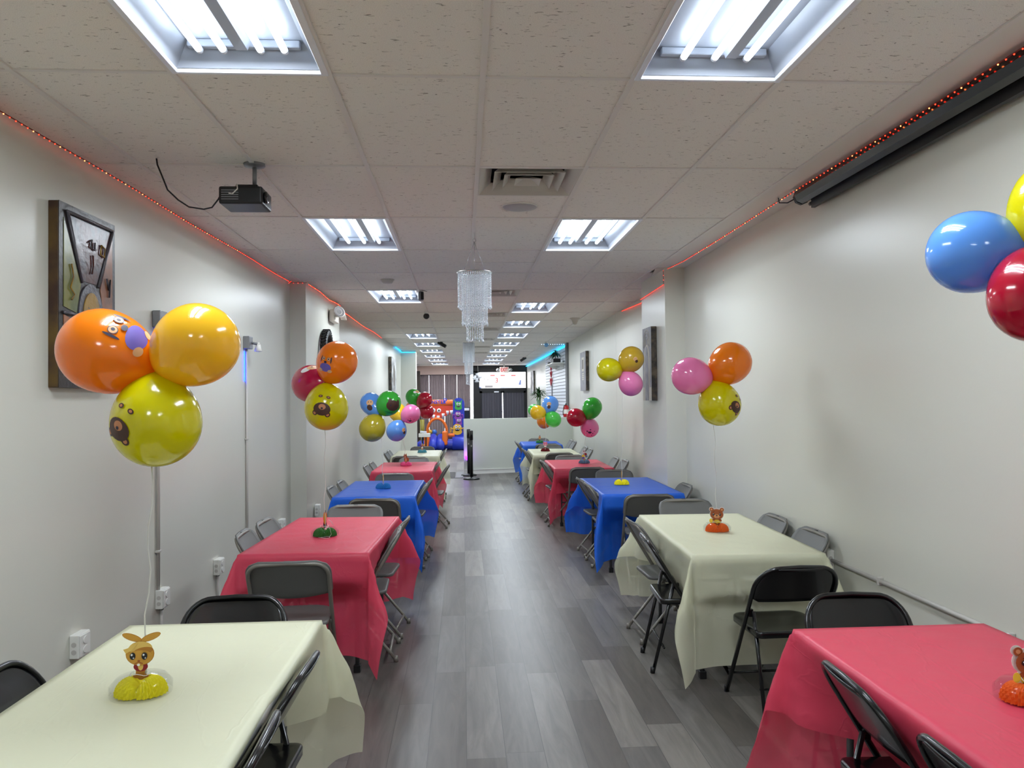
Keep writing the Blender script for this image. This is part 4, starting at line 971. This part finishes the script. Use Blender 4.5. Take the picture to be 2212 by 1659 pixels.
for nm, pts in (('relief_band', [(.07, .87), (.21, .54)]), ('relief_band', [(.53, .87), (.38, .54)]), ('relief_band', [(.06, .875), (.54, .875)]), ('relief_band', [(.035, .37), (.17, .37)]), ('relief_band', [(.43, .37), (.54, .37)])):
    (a, c), (e, f) = pts; MB().m('art_grey').tube([(.058, a-.285, c), (.056, e-.285, f)], .009, 6, flat=1).build(nm, t)
for pts, m in (([(.27, .76), (.30, .78), (.29, .74), (.33, .73), (.33, .77)], 'art_grey'), ([(.40, .77), (.44, .76), (.43, .71), (.39, .72), (.40, .77)], 'art_gold'), ([(.10, .62), (.12, .56), (.09, .50), (.13, .47), (.10, .44)], 'art_gold'), ([(.46, .60), (.48, .54), (.50, .60), (.49, .50)], 'art_grey'), ([(.26, .42), (.30, .38), (.27, .33), (.33, .30), (.35, .40)], 'art_grey'), ([(.31, .70), (.315, .64), (.30, .60)], 'art_brown')):
    MB().m(m).tube([(.062, y-.285, z) for y, z in pts], .0045, 5).build('relief_line', t)

def on_left(y): return xl(y) if y < 8.6 else xlf(y)
def flood(y, z, name_lab, conduit_to, bulb):
    t = thing('wall_lamp_box', (xl(y), y, z), name_lab, 'lamp', rz=AL)
    MB().m('dull_metal').box((0, -.055, -.055), (.055, .055, .055), .006).build('box', t)
    MB().m('dull_metal').cyl((.05, .02, 0), (.10, .03, -.01), .012, 10).build('arm', t)
    if bulb:
        MB().m('white_trim').lathe([(0, .03), (.018, .03), (.024, .0), (.036, -.035), (0, -.04)], 18, (.105, .04, -.04)).build('bulb', t)
        MB().m('white_trim').cyl((.1, .03, -.01), (.105, .04, -.012), .02, 12).build('socket', t)
    else: MB().m('dull_metal').lathe([(0, .03), (.03, .03), (.04, -.03), (0, -.03)], 18, (.11, .035, -.01)).build('lamp_head', t)
    mat_n = 'blue_glow'
    if mat_n not in M: mat(mat_n, (60, 90, 255), .5, emit=(20, 60, 255), power=6)
    for s in (-.022, .022): MB().m(mat_n).box((.002, s-.003, -.34), (.006, s+.003, -.075), 0).build('blue_light_strip', t)
    c = thing('electrical_conduit', (xl(y), y, 0), 'thin painted conduit running down the left wall below the %s' % ('white spot bulb' if bulb else 'grey lamp box beside the canvas'), 'conduit', 'conduits on the left wall', AL)
    MB().m('conduit_paint').tube([(.014, 0, conduit_to), (.014, 0, z-.055)], .0105, 10).build('pipe', c)
    for zz in (conduit_to+.25, (z+conduit_to)/2+.2): MB().m('conduit_paint').box((0, -.022, zz-.008), (.026, .022, zz+.008), .003, seg=1).build('strap', c)
flood(5.16, 2.155, 'grey electrical box with lamp above the balloons on the left wall', .42, False)
flood(7.0, 2.14, 'grey electrical box with a white spot bulb on the left wall', .05, True)
def outlet(x, y, z, lab, rz, pipe, sx=1, plug=False):
    t = thing('outlet_box', (x, y, z), lab, 'electrical outlet', 'surface mounted outlet boxes', rz)
    a, c = sorted((0, sx*.048)); MB().m('white_trim').box((a, -.058, -.06), (c, .058, .06), .005).build('box', t)
    f = sx*.048; a, c = sorted((f, f+sx*.006)); MB().m('white_trim').box((a, -.05, -.054), (c, .05, .054), .003).build('cover_plate', t)
    for zz in (-.024, .024):
        a, c = sorted((f+sx*.006, f+sx*.010)); MB().m('white_trim').prism([(y_, z_+zz) for y_, z_ in ell(0, 0, .026, .019, 20)], 'x', a, c, True).build('socket', t)
    for zz in (-.026, .012): MB().m('conduit_paint').prism([(x_+sx*.024, z_+zz) for x_, z_ in ell(0, 0, .013, .013, 16)], 'y', -.0595, -.058).build('knockout', t)
    if pipe:
        MB().m('conduit_paint').tube([(sx*.016, 0, -.06), (sx*.016, 0, -z+.0)], .010, 10).build('pipe', t)
        MB().m('silver').tube([(sx*.016, 0, -.075), (sx*.016, 0, -.055)], .015, 10).build('connector', t)
    return t
outlet(xl(4.18), 4.18, .385, 'white outlet box low on the left wall nearest the camera', AL, False)
outlet(xl(5.2), 5.2, .365, 'white outlet box at the foot of the conduit on the left wall', AL, True)
outlet(xl(6.25), 6.25, .345, 'white outlet box between conduit and red table on the left wall', AL, True)
outlet(xl(8.1), 8.1, .37, 'white outlet box near the left pier above grey chair backs', AL, False)
outlet(-1.672, 8.95, .40, 'white outlet box low on the side of the left pier', 0, False)
t = outlet(2.22, 4.66, .63, 'outlet box with a plug at the end of the horizontal conduit', 0, False, -1)
MB().m('black_plastic').box((-.085, -.02, -.04), (-.055, .015, -.005), .006).build('plug', t)
MB().m('conduit_paint').tube([(-.016, -.058, 0), (-.016, -3.2, 0)], .0115, 10).build('pipe', t)
for yy in (-.6, -1.6): MB().m('conduit_paint').box((-.03, yy-.01, -.022), (0, yy+.01, .022), .003, seg=1).build('strap', t)

# tyre on the pier
mat('rubber', (22, 22, 24), .55, bump=(60, .4, .003))
t = thing('bicycle_tire', (-1.672, 9.5, 2.20), 'black knobby tyre hung on the side of the left pier', 'tire')
b = MB().m('rubber'); R0 = .235
pts = [(.045, R0*math.cos(a), R0*math.sin(a)) for a in [2*PI*i/48 for i in range(48)]]; b.tube(pts, .042, 12, closed=True); b.build('tyre_body', t)
b = MB().m('rubber')
for i in range(40):
    a = 2*PI*i/40; 
    for s, xx in ((1, .02), (-1, .07), (1, .045)):
        rr = R0+.040; y, z = rr*math.cos(a+.03*s), rr*math.sin(a+.03*s)
        b.box((xx-.010, y-.008, z-.008), (xx+.010, y+.008, z+.008), rot=(a, 0, 0), piv=(xx, y, z))
o = b.build('tread_knobs', t); o['kind'] = 'stuff'
# emergency light
t = thing('emergency_light', (-1.655, 10.0, 2.70), 'beige emergency light with two round heads on the left pier', 'emergency light')
MB().m('sign_case').box((0, -.17, -.09), (.07, .17, .06), .012).build('case', t)
for y in (-.13, .19):
    m3 = Euler((0, PI/2-.35, -.9 if y < 0 else .2)).to_matrix()
    lh = MB().m('sign_case').lathe([(0, -.03), (.05, -.025), (.075, .03), (.078, .04), (.0, .032)], 20, (.10, y, .02), m3).build('lamp_head', t)
    MB().m('silver').lathe([(0, .034), (.04, .036), (.070, .041)], 20, (.10, y, .02), m3).build('lens', lh)
# pictures
mat('pic_grey', (150, 148, 154), .5, var=(12, (128, 126, 132))); mat('pic_light', (196, 190, 176), .5); mat('pic_dark', (44, 40, 38), .5, var=(14, (104, 92, 74))); mat('pic_bw', (214, 214, 212), .5, var=(5, (60, 60, 62)))
def pic(x, y, z, hw_, h, sx, lab, kind, rz=0):
    t = thing('canvas_picture', (x, y, z), lab, 'picture', 'tall canvas pictures', rz)
    a, c = sorted((sx*.002, sx*.06)); MB().m('pic_dark').box((a, -hw_, 0), (c, hw_, h), .003, seg=1).build('canvas', t)
    def P(nm, pts, m, d): a, c = sorted((sx*.06, sx*(.06+d))); MB().m(m).prism(pts, 'x', a, c).build(nm, t)
    if kind == 'arch':
        P('print', [(-hw_, 0), (hw_, 0), (hw_, h), (-hw_, h)], 'pic_grey', .002)
        P('door_arch', [(-.6*hw_, 0), (.6*hw_, 0)]+[(x_*.6, z_) for x_, z_ in arc(0, h*.52, hw_, 0, PI, 12)], 'pic_light', .004)
        P('arch_opening', [(-.4*hw_, 0), (.4*hw_, 0)]+[(x_*.4, z_) for x_, z_ in arc(0, h*.5, hw_, 0, PI, 12)], 'pic_grey', .006)
        P('lower_wall', [(-hw_, 0), (-.62*hw_, 0), (-.62*hw_, h*.18), (-hw_, h*.18)], 'pic_light', .0045); P('lower_wall', [(hw_, 0), (.62*hw_, 0), (.62*hw_, h*.18), (hw_, h*.18)], 'pic_light', .0045)
        for k in range(4):
            rr = hw_*(.25+.17*k); MB().m('pic_light').tube([(sx*.063, q[0], q[1]) for q in arc(0, h*.78, rr, -.3, PI+.3, 14)], .003, 5).build('fan_line', t)
    elif kind == 'text':
        P('print', [(-hw_, 0), (hw_, 0), (hw_, h), (-hw_, h)], 'pic_grey', .002); P('tag_shape', [(-.4*hw_, h*.5), (.4*hw_, h*.5), (.4*hw_, h*.86), (-.4*hw_, h*.86)], 'pic_light', .004); P('dark_mark', [(-.2*hw_, h*.56), (.2*hw_, h*.56), (.2*hw_, h*.8), (-.2*hw_, h*.8)], 'pic_dark', .005)  # the print has a dark rectangle inside its pale tag
        for k in range(4): P('scroll_mark', ell(0, h*(.44-.05*k), hw_*.4, h*.018, 14), 'pic_light', .004)
    else:
        P('print', [(-hw_, 0), (hw_, 0), (hw_, h), (-hw_, h)], 'pic_bw', .002); P('dark_shape', ell(.1*hw_, h*.5, hw_*.4, h*.3, 20), 'pic_dark', .004)
    return t
pic(2.02, 8.24, 1.59, .19, .775, -1, 'tall grey canvas of an arched doorway on the side of the right pier', 'arch')
pic(xr(15.2), 15.25, 1.77, .40, .76, -1, 'tall grey canvas on the right wall farther than the arched doorway one', 'text', -.0185)
pic(2.452, 27.2, 1.78, .6, .8, -1, 'narrow black and white picture near the glass door', 'bw')
pic(xlf(18.2), 18.2, 1.78, .58, .82, 1, 'black and white picture on the left wall past the pier', 'bw')

# projector
p = atz(550, 355, H); t = thing('projector', (p.x, p.y, H), 'black projector on a grey ceiling pole with a trailing cable', 'projector')
zb = at(530, 412, p.y).z-H
MB().m('dull_metal').lathe([(0, 0), (.06, 0), (.055, -.012), (.02, -.02), (0, -.02)], 24).build('ceiling_plate', t)
MB().m('dull_metal').cyl((0, 0, 0), (0, 0, zb+.03), .012, 12).build('pole', t)
body = MB().m('black_plastic').box((-.165, -.10, zb-.095), (.065, .11, zb), .012, seg=3).build('body', t)
MB().m('black_plastic').box((-.09, -.02, zb), (.02, .04, zb+.03), .004).build('mount_bracket', t)
MB().m('black_paint').lathe([(0, .0), (.03, .0), (.034, .012), (.026, .018), (0, .010)], 20, (.064, -.045, zb-.05), Matrix.Rotation(PI/2, 3, 'Y')).build('lens', body)
b = MB().m('dull_metal')
for k in range(5): b.box((-.150+.0*k, -.1015, zb-.025-.012*k), (-.06, -.1, zb-.021-.012*k))
b.build('vent_slots', body)
MB().m('white_trim').tube([(-.10, -.02, zb+.012), (-.07, -.09, zb+.01), (-.06, -.115, zb-.02), (-.09, -.105, zb-.045), (-.11, -.1, zb-.04)], .0035, 6).build('white_cable', t)
q0 = atz(338, 342, H); pp = [(338, 342), (340, 356), (350, 380), (362, 410), (385, 432), (408, 447), (440, 452), (458, 448), (472, 430), (482, 408)]
cb = thing('projector_cable', (q0.x, q0.y, H), 'black cable drooping from the ceiling to the projector', 'cable')
yy0, yy1 = q0.y, p.y-.02; loc = [at(a, c, yy0+(yy1-yy0)*i/9)-q0 for i, (a, c) in enumerate(pp)]; loc[0] = Vector((0, 0, 0)); loc.append(Vector((p.x-.165, p.y, H+zb-.03))-q0)
MB().m('black_plastic').tube(loc, .0045, 6).build('cord', cb)

# projection screen on the right
t = thing('projection_screen', (2.13, 3.2, 2.87), 'long black rolled-up projection screen case along the right wall', 'projector screen')
MB().m('black_paint').prism(arc(0, .003, .05, 0, 2*PI-.785, 7), 'y', -2.3, 1.56, False).build('case', t)
MB().m('black_plastic').prism([(.03, -.085), (.055, -.085), (.055, -.02), (.03, -.02)], 'y', -2.3, 1.5).build('weight_bar', t)
MB().m('black_plastic').cyl((.0425, 1.5, -.052), (.0425, 1.54, -.052), .012, 12).build('end_knob', t)
MB().m('black_plastic').prism(ell(0, 0, .05, .05, 8), 'y', 1.56, 1.585).build('end_cap', t)
MB().m('black_plastic').tube([(-.02, 1.58, .0), (-.06, 1.64, -.02), (-.08, 1.72, .0), (-.06, 1.78, .045)], .004, 6).build('cord', t)

# ------------------------------------------------------------------ strings of lights
mat('led_red', (255, 60, 40), .4, emit=(255, 42, 22), power=3); mat('led_amber', (255, 90, 50), .4, emit=(255, 120, 60), power=4); mat('led_cyan', (80, 220, 255), .4, emit=(30, 190, 255), power=1.1); mat('led_tape', (120, 34, 30), .5)
mat('led_white', (230, 240, 255), .4, emit=(170, 210, 255), power=1.6)
bulbm = {}
def bulb_mesh(m, r):
    if (m, r) not in bulbm: o = MB().m(m).ball((0, 0, 0), r, 6).build('led_bulb'); bulbm[(m, r)] = o.data; bpy.data.objects.remove(o)
    return bulbm[(m, r)]
def led_string(path, step, m, lab, r=.0034, wire='led_tape', wr=.0028, amber=False, glow=None):
    pts = [Vector(p) for p in path]; t = thing('led_light_string', pts[0], lab, 'light string'); o0 = pts[0]
    MB().m(wire).tube([p-o0 for p in pts], wr, 5).build('wire', t)
    pos = []
    for a, c in zip(pts, pts[1:]):
        L_ = (c-a).length; n = max(1, int(L_/step))
        for k in range(n): pos.append(a+(c-a)*(k/n)-o0)
    pos.sort(key=lambda q: (q+o0-EYE).length); far = MB()
    vis = [q for q in pos if (q+o0).y > 2.3]; rest = [q for q in pos if (q+o0).y <= 2.3]
    for k, q in enumerate(vis[:100]):
        mm = 'led_amber' if amber and k % 5 == 2 else m; o = bpy.data.objects.new('led_bulb', bulb_mesh(mm, r)); COL.objects.link(o); o.parent = t; o.location = q-Vector((0, 0, .004))
    rest += vis[100:]
    if rest:
        far.m(m)
        for q in rest: far.ball(q-Vector((0, 0, .004)), r*1.1, 4)
        o = far.build('led_bulbs', t); o['kind'] = 'stuff'
    return t
zc = H-.022
nearL = [(xl(y)+.03+.008*math.sin(y*3), y, zc) for y in [1.2+.45*i for i in range(17)]]
led_string(nearL+[(xl(8.4)+.05, 8.42, zc), (-1.86, 8.53, zc), (-1.67, 8.54, zc)], .045, 'led_red', 'string of red lights along the top of the near left wall', amber=True)
led_string([(-1.66, 8.58, zc-.01), (-1.655, 9.2, zc), (-1.65, 9.8, zc-.02), (-1.64, 10.3, zc), (-1.635, 10.6, zc), (-1.66, 10.66, zc)]+[(xlf(y)+.04, y, zc-.01*math.sin(y*2)) for y in [10.7+.6*i for i in range(10)]], .05, 'led_red', 'red lights along the left pier and the wall behind it', amber=True)
led_string([(2.075+.006*math.sin(y*2.3), y, zc) for y in [1.2+.5*i for i in range(13)]]+[(2.03, 7.66, zc)], .045, 'led_red', 'string of red lights along the ceiling edge over the screen', amber=True)
led_string([(2.005, 7.69, H-.03), (2.005, 7.69, H-.17), (2.005, 8.7, H-.19), (2.1, 8.76, H-.17), (xr(8.9)-.02, 8.9, H-.13), (xr(9.6)-.02, 9.6, H-.09), (xr(11.3)-.02, 11.3, H-.03)], .04, 'led_red', 'red lights dropping down the edge of the right pier')
led_string([(xlf(19.5)+.03, 18.8, H-.03), (-1.60, 20.3, H-.03), (-1.60, 20.55, H-.05), (-1.24, 20.55, H-.05)], .045, 'led_cyan', 'blue lights wrapping the far left pier', r=.009, wire='led_cyan', wr=.007)
led_string([(2.41, 18.4, H-.05), (2.41, 24, H-.05), (2.41, 29.9, H-.05)], .09, 'led_cyan', 'cyan light strip along the top of the slat wall', r=.012, wire='led_cyan', wr=.014)
led_string([(1.85, 18.3, H-.02), (2.42, 18.3, H-.02)], .05, 'led_white', 'short row of white lights across the far right ceiling', r=.008, wire='led_tape')

# ------------------------------------------------------------------ right side past the partition
mat('slat_white', (222, 226, 234), .35); mat('slat_gap', (52, 54, 60), .6)
t = thing('slatwall_panel', (2.45, 18.4, 0), 'white slatted display panel on the far right wall', 'wall panel')
b = MB().m('slat_gap').box((-.004, 0, .9), (-.001, 4.6, 2.84)); b.build('backing', t)
b = MB().m('slat_white')
for k in range(24): b.box((-.022, 0, .905+.0805*k), (-.004, 4.6, .905+.0805*k+.067))
o = b.build('slats', t)
mat('post_grey', (120, 122, 126), .4, metal=.3); b = MB().m('post_grey').box((2.40, 18.05, 0), (2.45, 18.12, H)); b.box((2.40, 18.2, 0), (2.445, 18.3, H)); struct(b, 'trim_5')
b = MB().m('post_grey').box((2.40, 21.2, .9), (2.425, 21.28, 2.0)); tag(b.build('upright_rail'), 'grey vertical rail on the slat wall behind the blue balloon', 'rail')
t = thing('wall_shelf', (2.42, 18.9, 2.46), 'white shelf with a potted plant high on the slat wall', 'shelf')
MB().m('white_trim').box((-.30, -.35, 0), (0, 1.3, .025), .004).build('board', t)
for y in (-.2, 1.1): MB().m('white_trim').prism([(-.26, 0), (0, 0), (0, -.10), (-.03, -.10)], 'y', y, y+.015).build('bracket', t)
mat('leaf_dark', (24, 66, 44), .5); mat('leaf_green', (40, 84, 40), .5); mat('leaf_yellow', (96, 120, 60), .5)
def leafy(t, base, n, ln, w, droop, m, zr=(0, .15), seed=1):
    rnd = random.Random(seed); b = MB().m(m)
    for k in range(n):
        a = rnd.uniform(0, 2*PI); el = rnd.uniform(.2, 1.35); L_ = ln*rnd.uniform(.7, 1.1); z0 = rnd.uniform(*zr); side = Vector((-math.sin(a), math.cos(a), 0)); prev = None
        for i in range(7):
            s = i/6; p_ = Vector(base)+Vector((math.cos(a)*math.cos(el)*L_*s, math.sin(a)*math.cos(el)*L_*s, z0+math.sin(el)*L_*s-droop*L_*s*s)); ww = w*math.sin(PI*min(.98, .12+.86*s))+.0005
            cur = [b.bm.verts.new(p_-side*ww), b.bm.verts.new(p_+Vector((0, 0, -.002))), b.bm.verts.new(p_+side*ww)]
            if prev: b._fin([b.bm.faces.new((prev[0], prev[1], cur[1], cur[0])), b.bm.faces.new((prev[1], prev[2], cur[2], cur[1]))], True)
            prev = cur
    o = b.build('foliage', t, fix=False); o['kind'] = 'stuff'; return o
t = thing('potted_plant', (2.25, 18.95, 2.487), 'dark green drooping plant in a black planter on the shelf', 'plant')
MB().m('black_plastic').box((-.09, -.28, 0), (.09, .28, .10), .01).build('planter', t); MB().m('leaf_dark').cyl((0, 0, .08), (0, 0, .24), .012, 8).build('stem', t)
leafy(t, (0, 0, .18), 70, .24, .011, .9, 'leaf_dark', (0, .08), 3)
b = MB().m('door_black').box((-.1, -.1, 0), (.1, .1, .055), .01); o = b.build('small_black_box'); o.location = (2.25, 19.75, 2.487); tag(o, 'small black box on the shelf behind the planter', 'box')
t = thing('heart_garland', (2.405, 21.3, 2.58), 'hanging garland of three red hearts on the slat wall', 'garland'); mat('heart_red', (170, 20, 40), .4)
for k, s in enumerate((.085, .085, .11)):
    z = -.09-.19*k-(.02 if k == 2 else 0); hp = []
    for i in range(28): a = 2*PI*i/28; hp.append((-.005, s*1.15*math.sin(a)**3*1.6, z+s*(13*math.cos(a)-5*math.cos(2*a)-2*math.cos(3*a)-math.cos(4*a))/16))
    MB().m('heart_red').tube(hp, .016, 6, closed=True).build('heart', t)
MB().m('heart_red').tube([(0, 0, 0), (0, 0, -.52)], .004, 5).build('string', t)
t = thing('fire_extinguisher', (2.36, 17.95, 1.22), 'red fire extinguisher hung on the right wall behind the partition', 'fire extinguisher'); mat('ext_red', (190, 20, 30), .3)
MB().m('ext_red').lathe([(0, -.04), (.06, -.035), (.066, 0), (.066, .20), (.05, .235), (.02, .25), (0, .25)], 20).build('cylinder', t); MB().m('card_white').lathe([(.0668, .05), (.0668, .15)], 20).build('label', t)
MB().m('black_plastic').box((-.012, -.05, .25), (.012, .04, .29), .004).build('handle', t); MB().m('black_plastic').tube([(0, -.03, .265), (-.05, -.06, .24), (-.075, -.04, .12), (-.075, -.02, .02)], .008, 6).build('hose', t); MB().m('silver').box((.05, -.02, .05), (.095, .02, .2)).build('bracket', t)
# tall plant on a pedestal
t = thing('plant_pedestal', (1.93, 20.0, 0), 'dark pedestal under the bamboo plant behind the partition', 'pedestal'); MB().m('door_black').box((-.13, -.13, 0), (.13, .13, 1.32), .01).build('column', t); MB().m('door_black').box((-.15, -.15, 1.32), (.15, .15, 1.35), .005).build('plinth_top', t)
t = thing('bamboo_plant', (1.93, 20.0, 1.352), 'leafy bamboo plant in a glass vase above the partition', 'plant'); mat('vase_glass', (150, 190, 150), .08, alpha=.5)
MB().m('vase_glass').lathe([(0, 0), (.05, 0), (.06, .1), (.055, .24), (.05, .24), (.05, .02), (0, .02)], 20).build('vase', t)
for k in range(5): a = k*1.26; MB().m('leaf_yellow').cyl((.025*math.cos(a), .025*math.sin(a), .02), (.05*math.cos(a), .05*math.sin(a), .38), .011, 8).build('stem', t)
leafy(t, (0, 0, .30), 110, .30, .016, .55, 'leaf_green', (0, .16), 5)
# white bows hanging by the transom
p = at(1031, 814, 24); t = thing('white_lantern', (p.x, 24, H), 'cluster of crumpled white bells hanging left of the exit sign', 'decoration'); mat('bell_white', (226, 226, 230), .6, trans=.3, bump=(30, .8, .01))
MB().m('ribbon').tube([(0, 0, 0), (.03, 0, p.z-H+.1)], .003, 5).build('string', t)
for dx, dz, r, ro in ((-.07, -.02, .07, .3), (.05, .02, .075, -.5), (-.01, -.10, .065, 0), (.02, .08, .055, .9)):
    MB().m('bell_white').lathe([(0, r*1.1), (r*.5, r*.9), (r*.7, 0), (r*1.15, -r*.9), (r*1.05, -r*.9), (r*.5, 0), (0, r*.8)], 14, (dx, 0, p.z-H+dz), Euler((.2, ro, 0)).to_matrix()).build('bell', t)

# ------------------------------------------------------------------ partition surroundings
for k, (px, py, lab, zt_) in enumerate(((1020, 1037, 'black stanchion post before the partition, nearer of two', 0), (1014, 1029, 'black stanchion post against the partition, farther of two', 0))):
    q = atz(px, py, 0); q.y = q.y+.16; t = thing('stanchion', (q.x-.01, min(q.y, 16.85), 0), lab, 'stanchion', 'belt barrier posts')
    MB().m('black_plastic').lathe([(0, 0), (.165, 0), (.17, .012), (.15, .03), (.04, .045), (.035, .05), (0, .05)], 32).build('base', t)
    MB().m('black_plastic').cyl((0, 0, .04), (0, 0, .97), .032, 18).build('post', t)
    MB().m('black_paint').lathe([(0, .80), (.038, .80), (.038, .985), (.03, .99), (0, .99)], 20).build('belt_head', t)
    MB().m('silver').box((-.012, -.036, .66), (.012, -.031, .70)).build('belt_clip', t)
# plug-in night light and outlet
p = at(1005, 988, 17.04); t = thing('night_light', (p.x+.04, 17.035, p.z-.02), 'plug-in purple night light glowing on the partition', 'night light'); mat('purple_glow', (190, 90, 255), .4, emit=(150, 40, 255), power=2)
MB().m('purple_glow').lathe([(0, -.03), (.02, -.028), (.045, .0), (.05, .05), (.04, .055), (0, .03)], 20, (0, -.055, 0)).build('shade', t); MB().m('white_trim').box((-.02, -.05, -.06), (.02, .0, -.02), .004).build('plug', t)
li = bpy.data.lights.new('night_light_glow', 'POINT'); li.energy = .35; li.color = (.45, .12, 1); li.shadow_soft_size = .03; lo = bpy.data.objects.new('night_light_glow', li); COL.objects.link(lo); lo.parent = t; lo.location = (0, -.09, .10)
t = thing('partition_outlet', (p.x+.05, 17.04, .30), 'small outlet plate low on the partition below the purple light', 'electrical outlet'); MB().m('white_trim').box((-.035, -.008, -.055), (.035, .004, .055), .002, seg=1).build('plate', t); MB().m('black_plastic').box((-.012, -.012, -.03), (.012, -.008, .03)).build('socket', t)
# floor mats and threshold in the opening
mat('mat_grey', (84, 82, 80), .9, bump=(200, .5, .002)); mat('mat_light', (150, 150, 152), .8)
for x0, x1, m_, lab in ((-.50, -.19, 'mat_grey', 'dark grey floor mat in the opening, left piece'), (-.17, -.02, 'mat_light', 'paler floor mat in the opening beside the stanchion')):
    o = MB().m(m_).box((x0, 16.3, 0.001), (x1, 17.5, .012), .003, seg=1).build('floor_mat'); tag(o, lab, 'floor mat', 'mats in the opening')
b = MB().m('silver').box((-1.2, 16.2, 0), (-.02, 16.24, .012)); struct(b, 'trim_6')

# tiny emitters are left to the indirect light so that the tubes get the light samples
for k_ in ('led_red', 'led_amber', 'led_cyan', 'led_white', 'sign_film', 'sign_blue', 'sign_red', 'sign_grey', 'exit_red', 'purple_glow', 'blue_glow'): M[k_].cycles.emission_sampling = 'NONE'
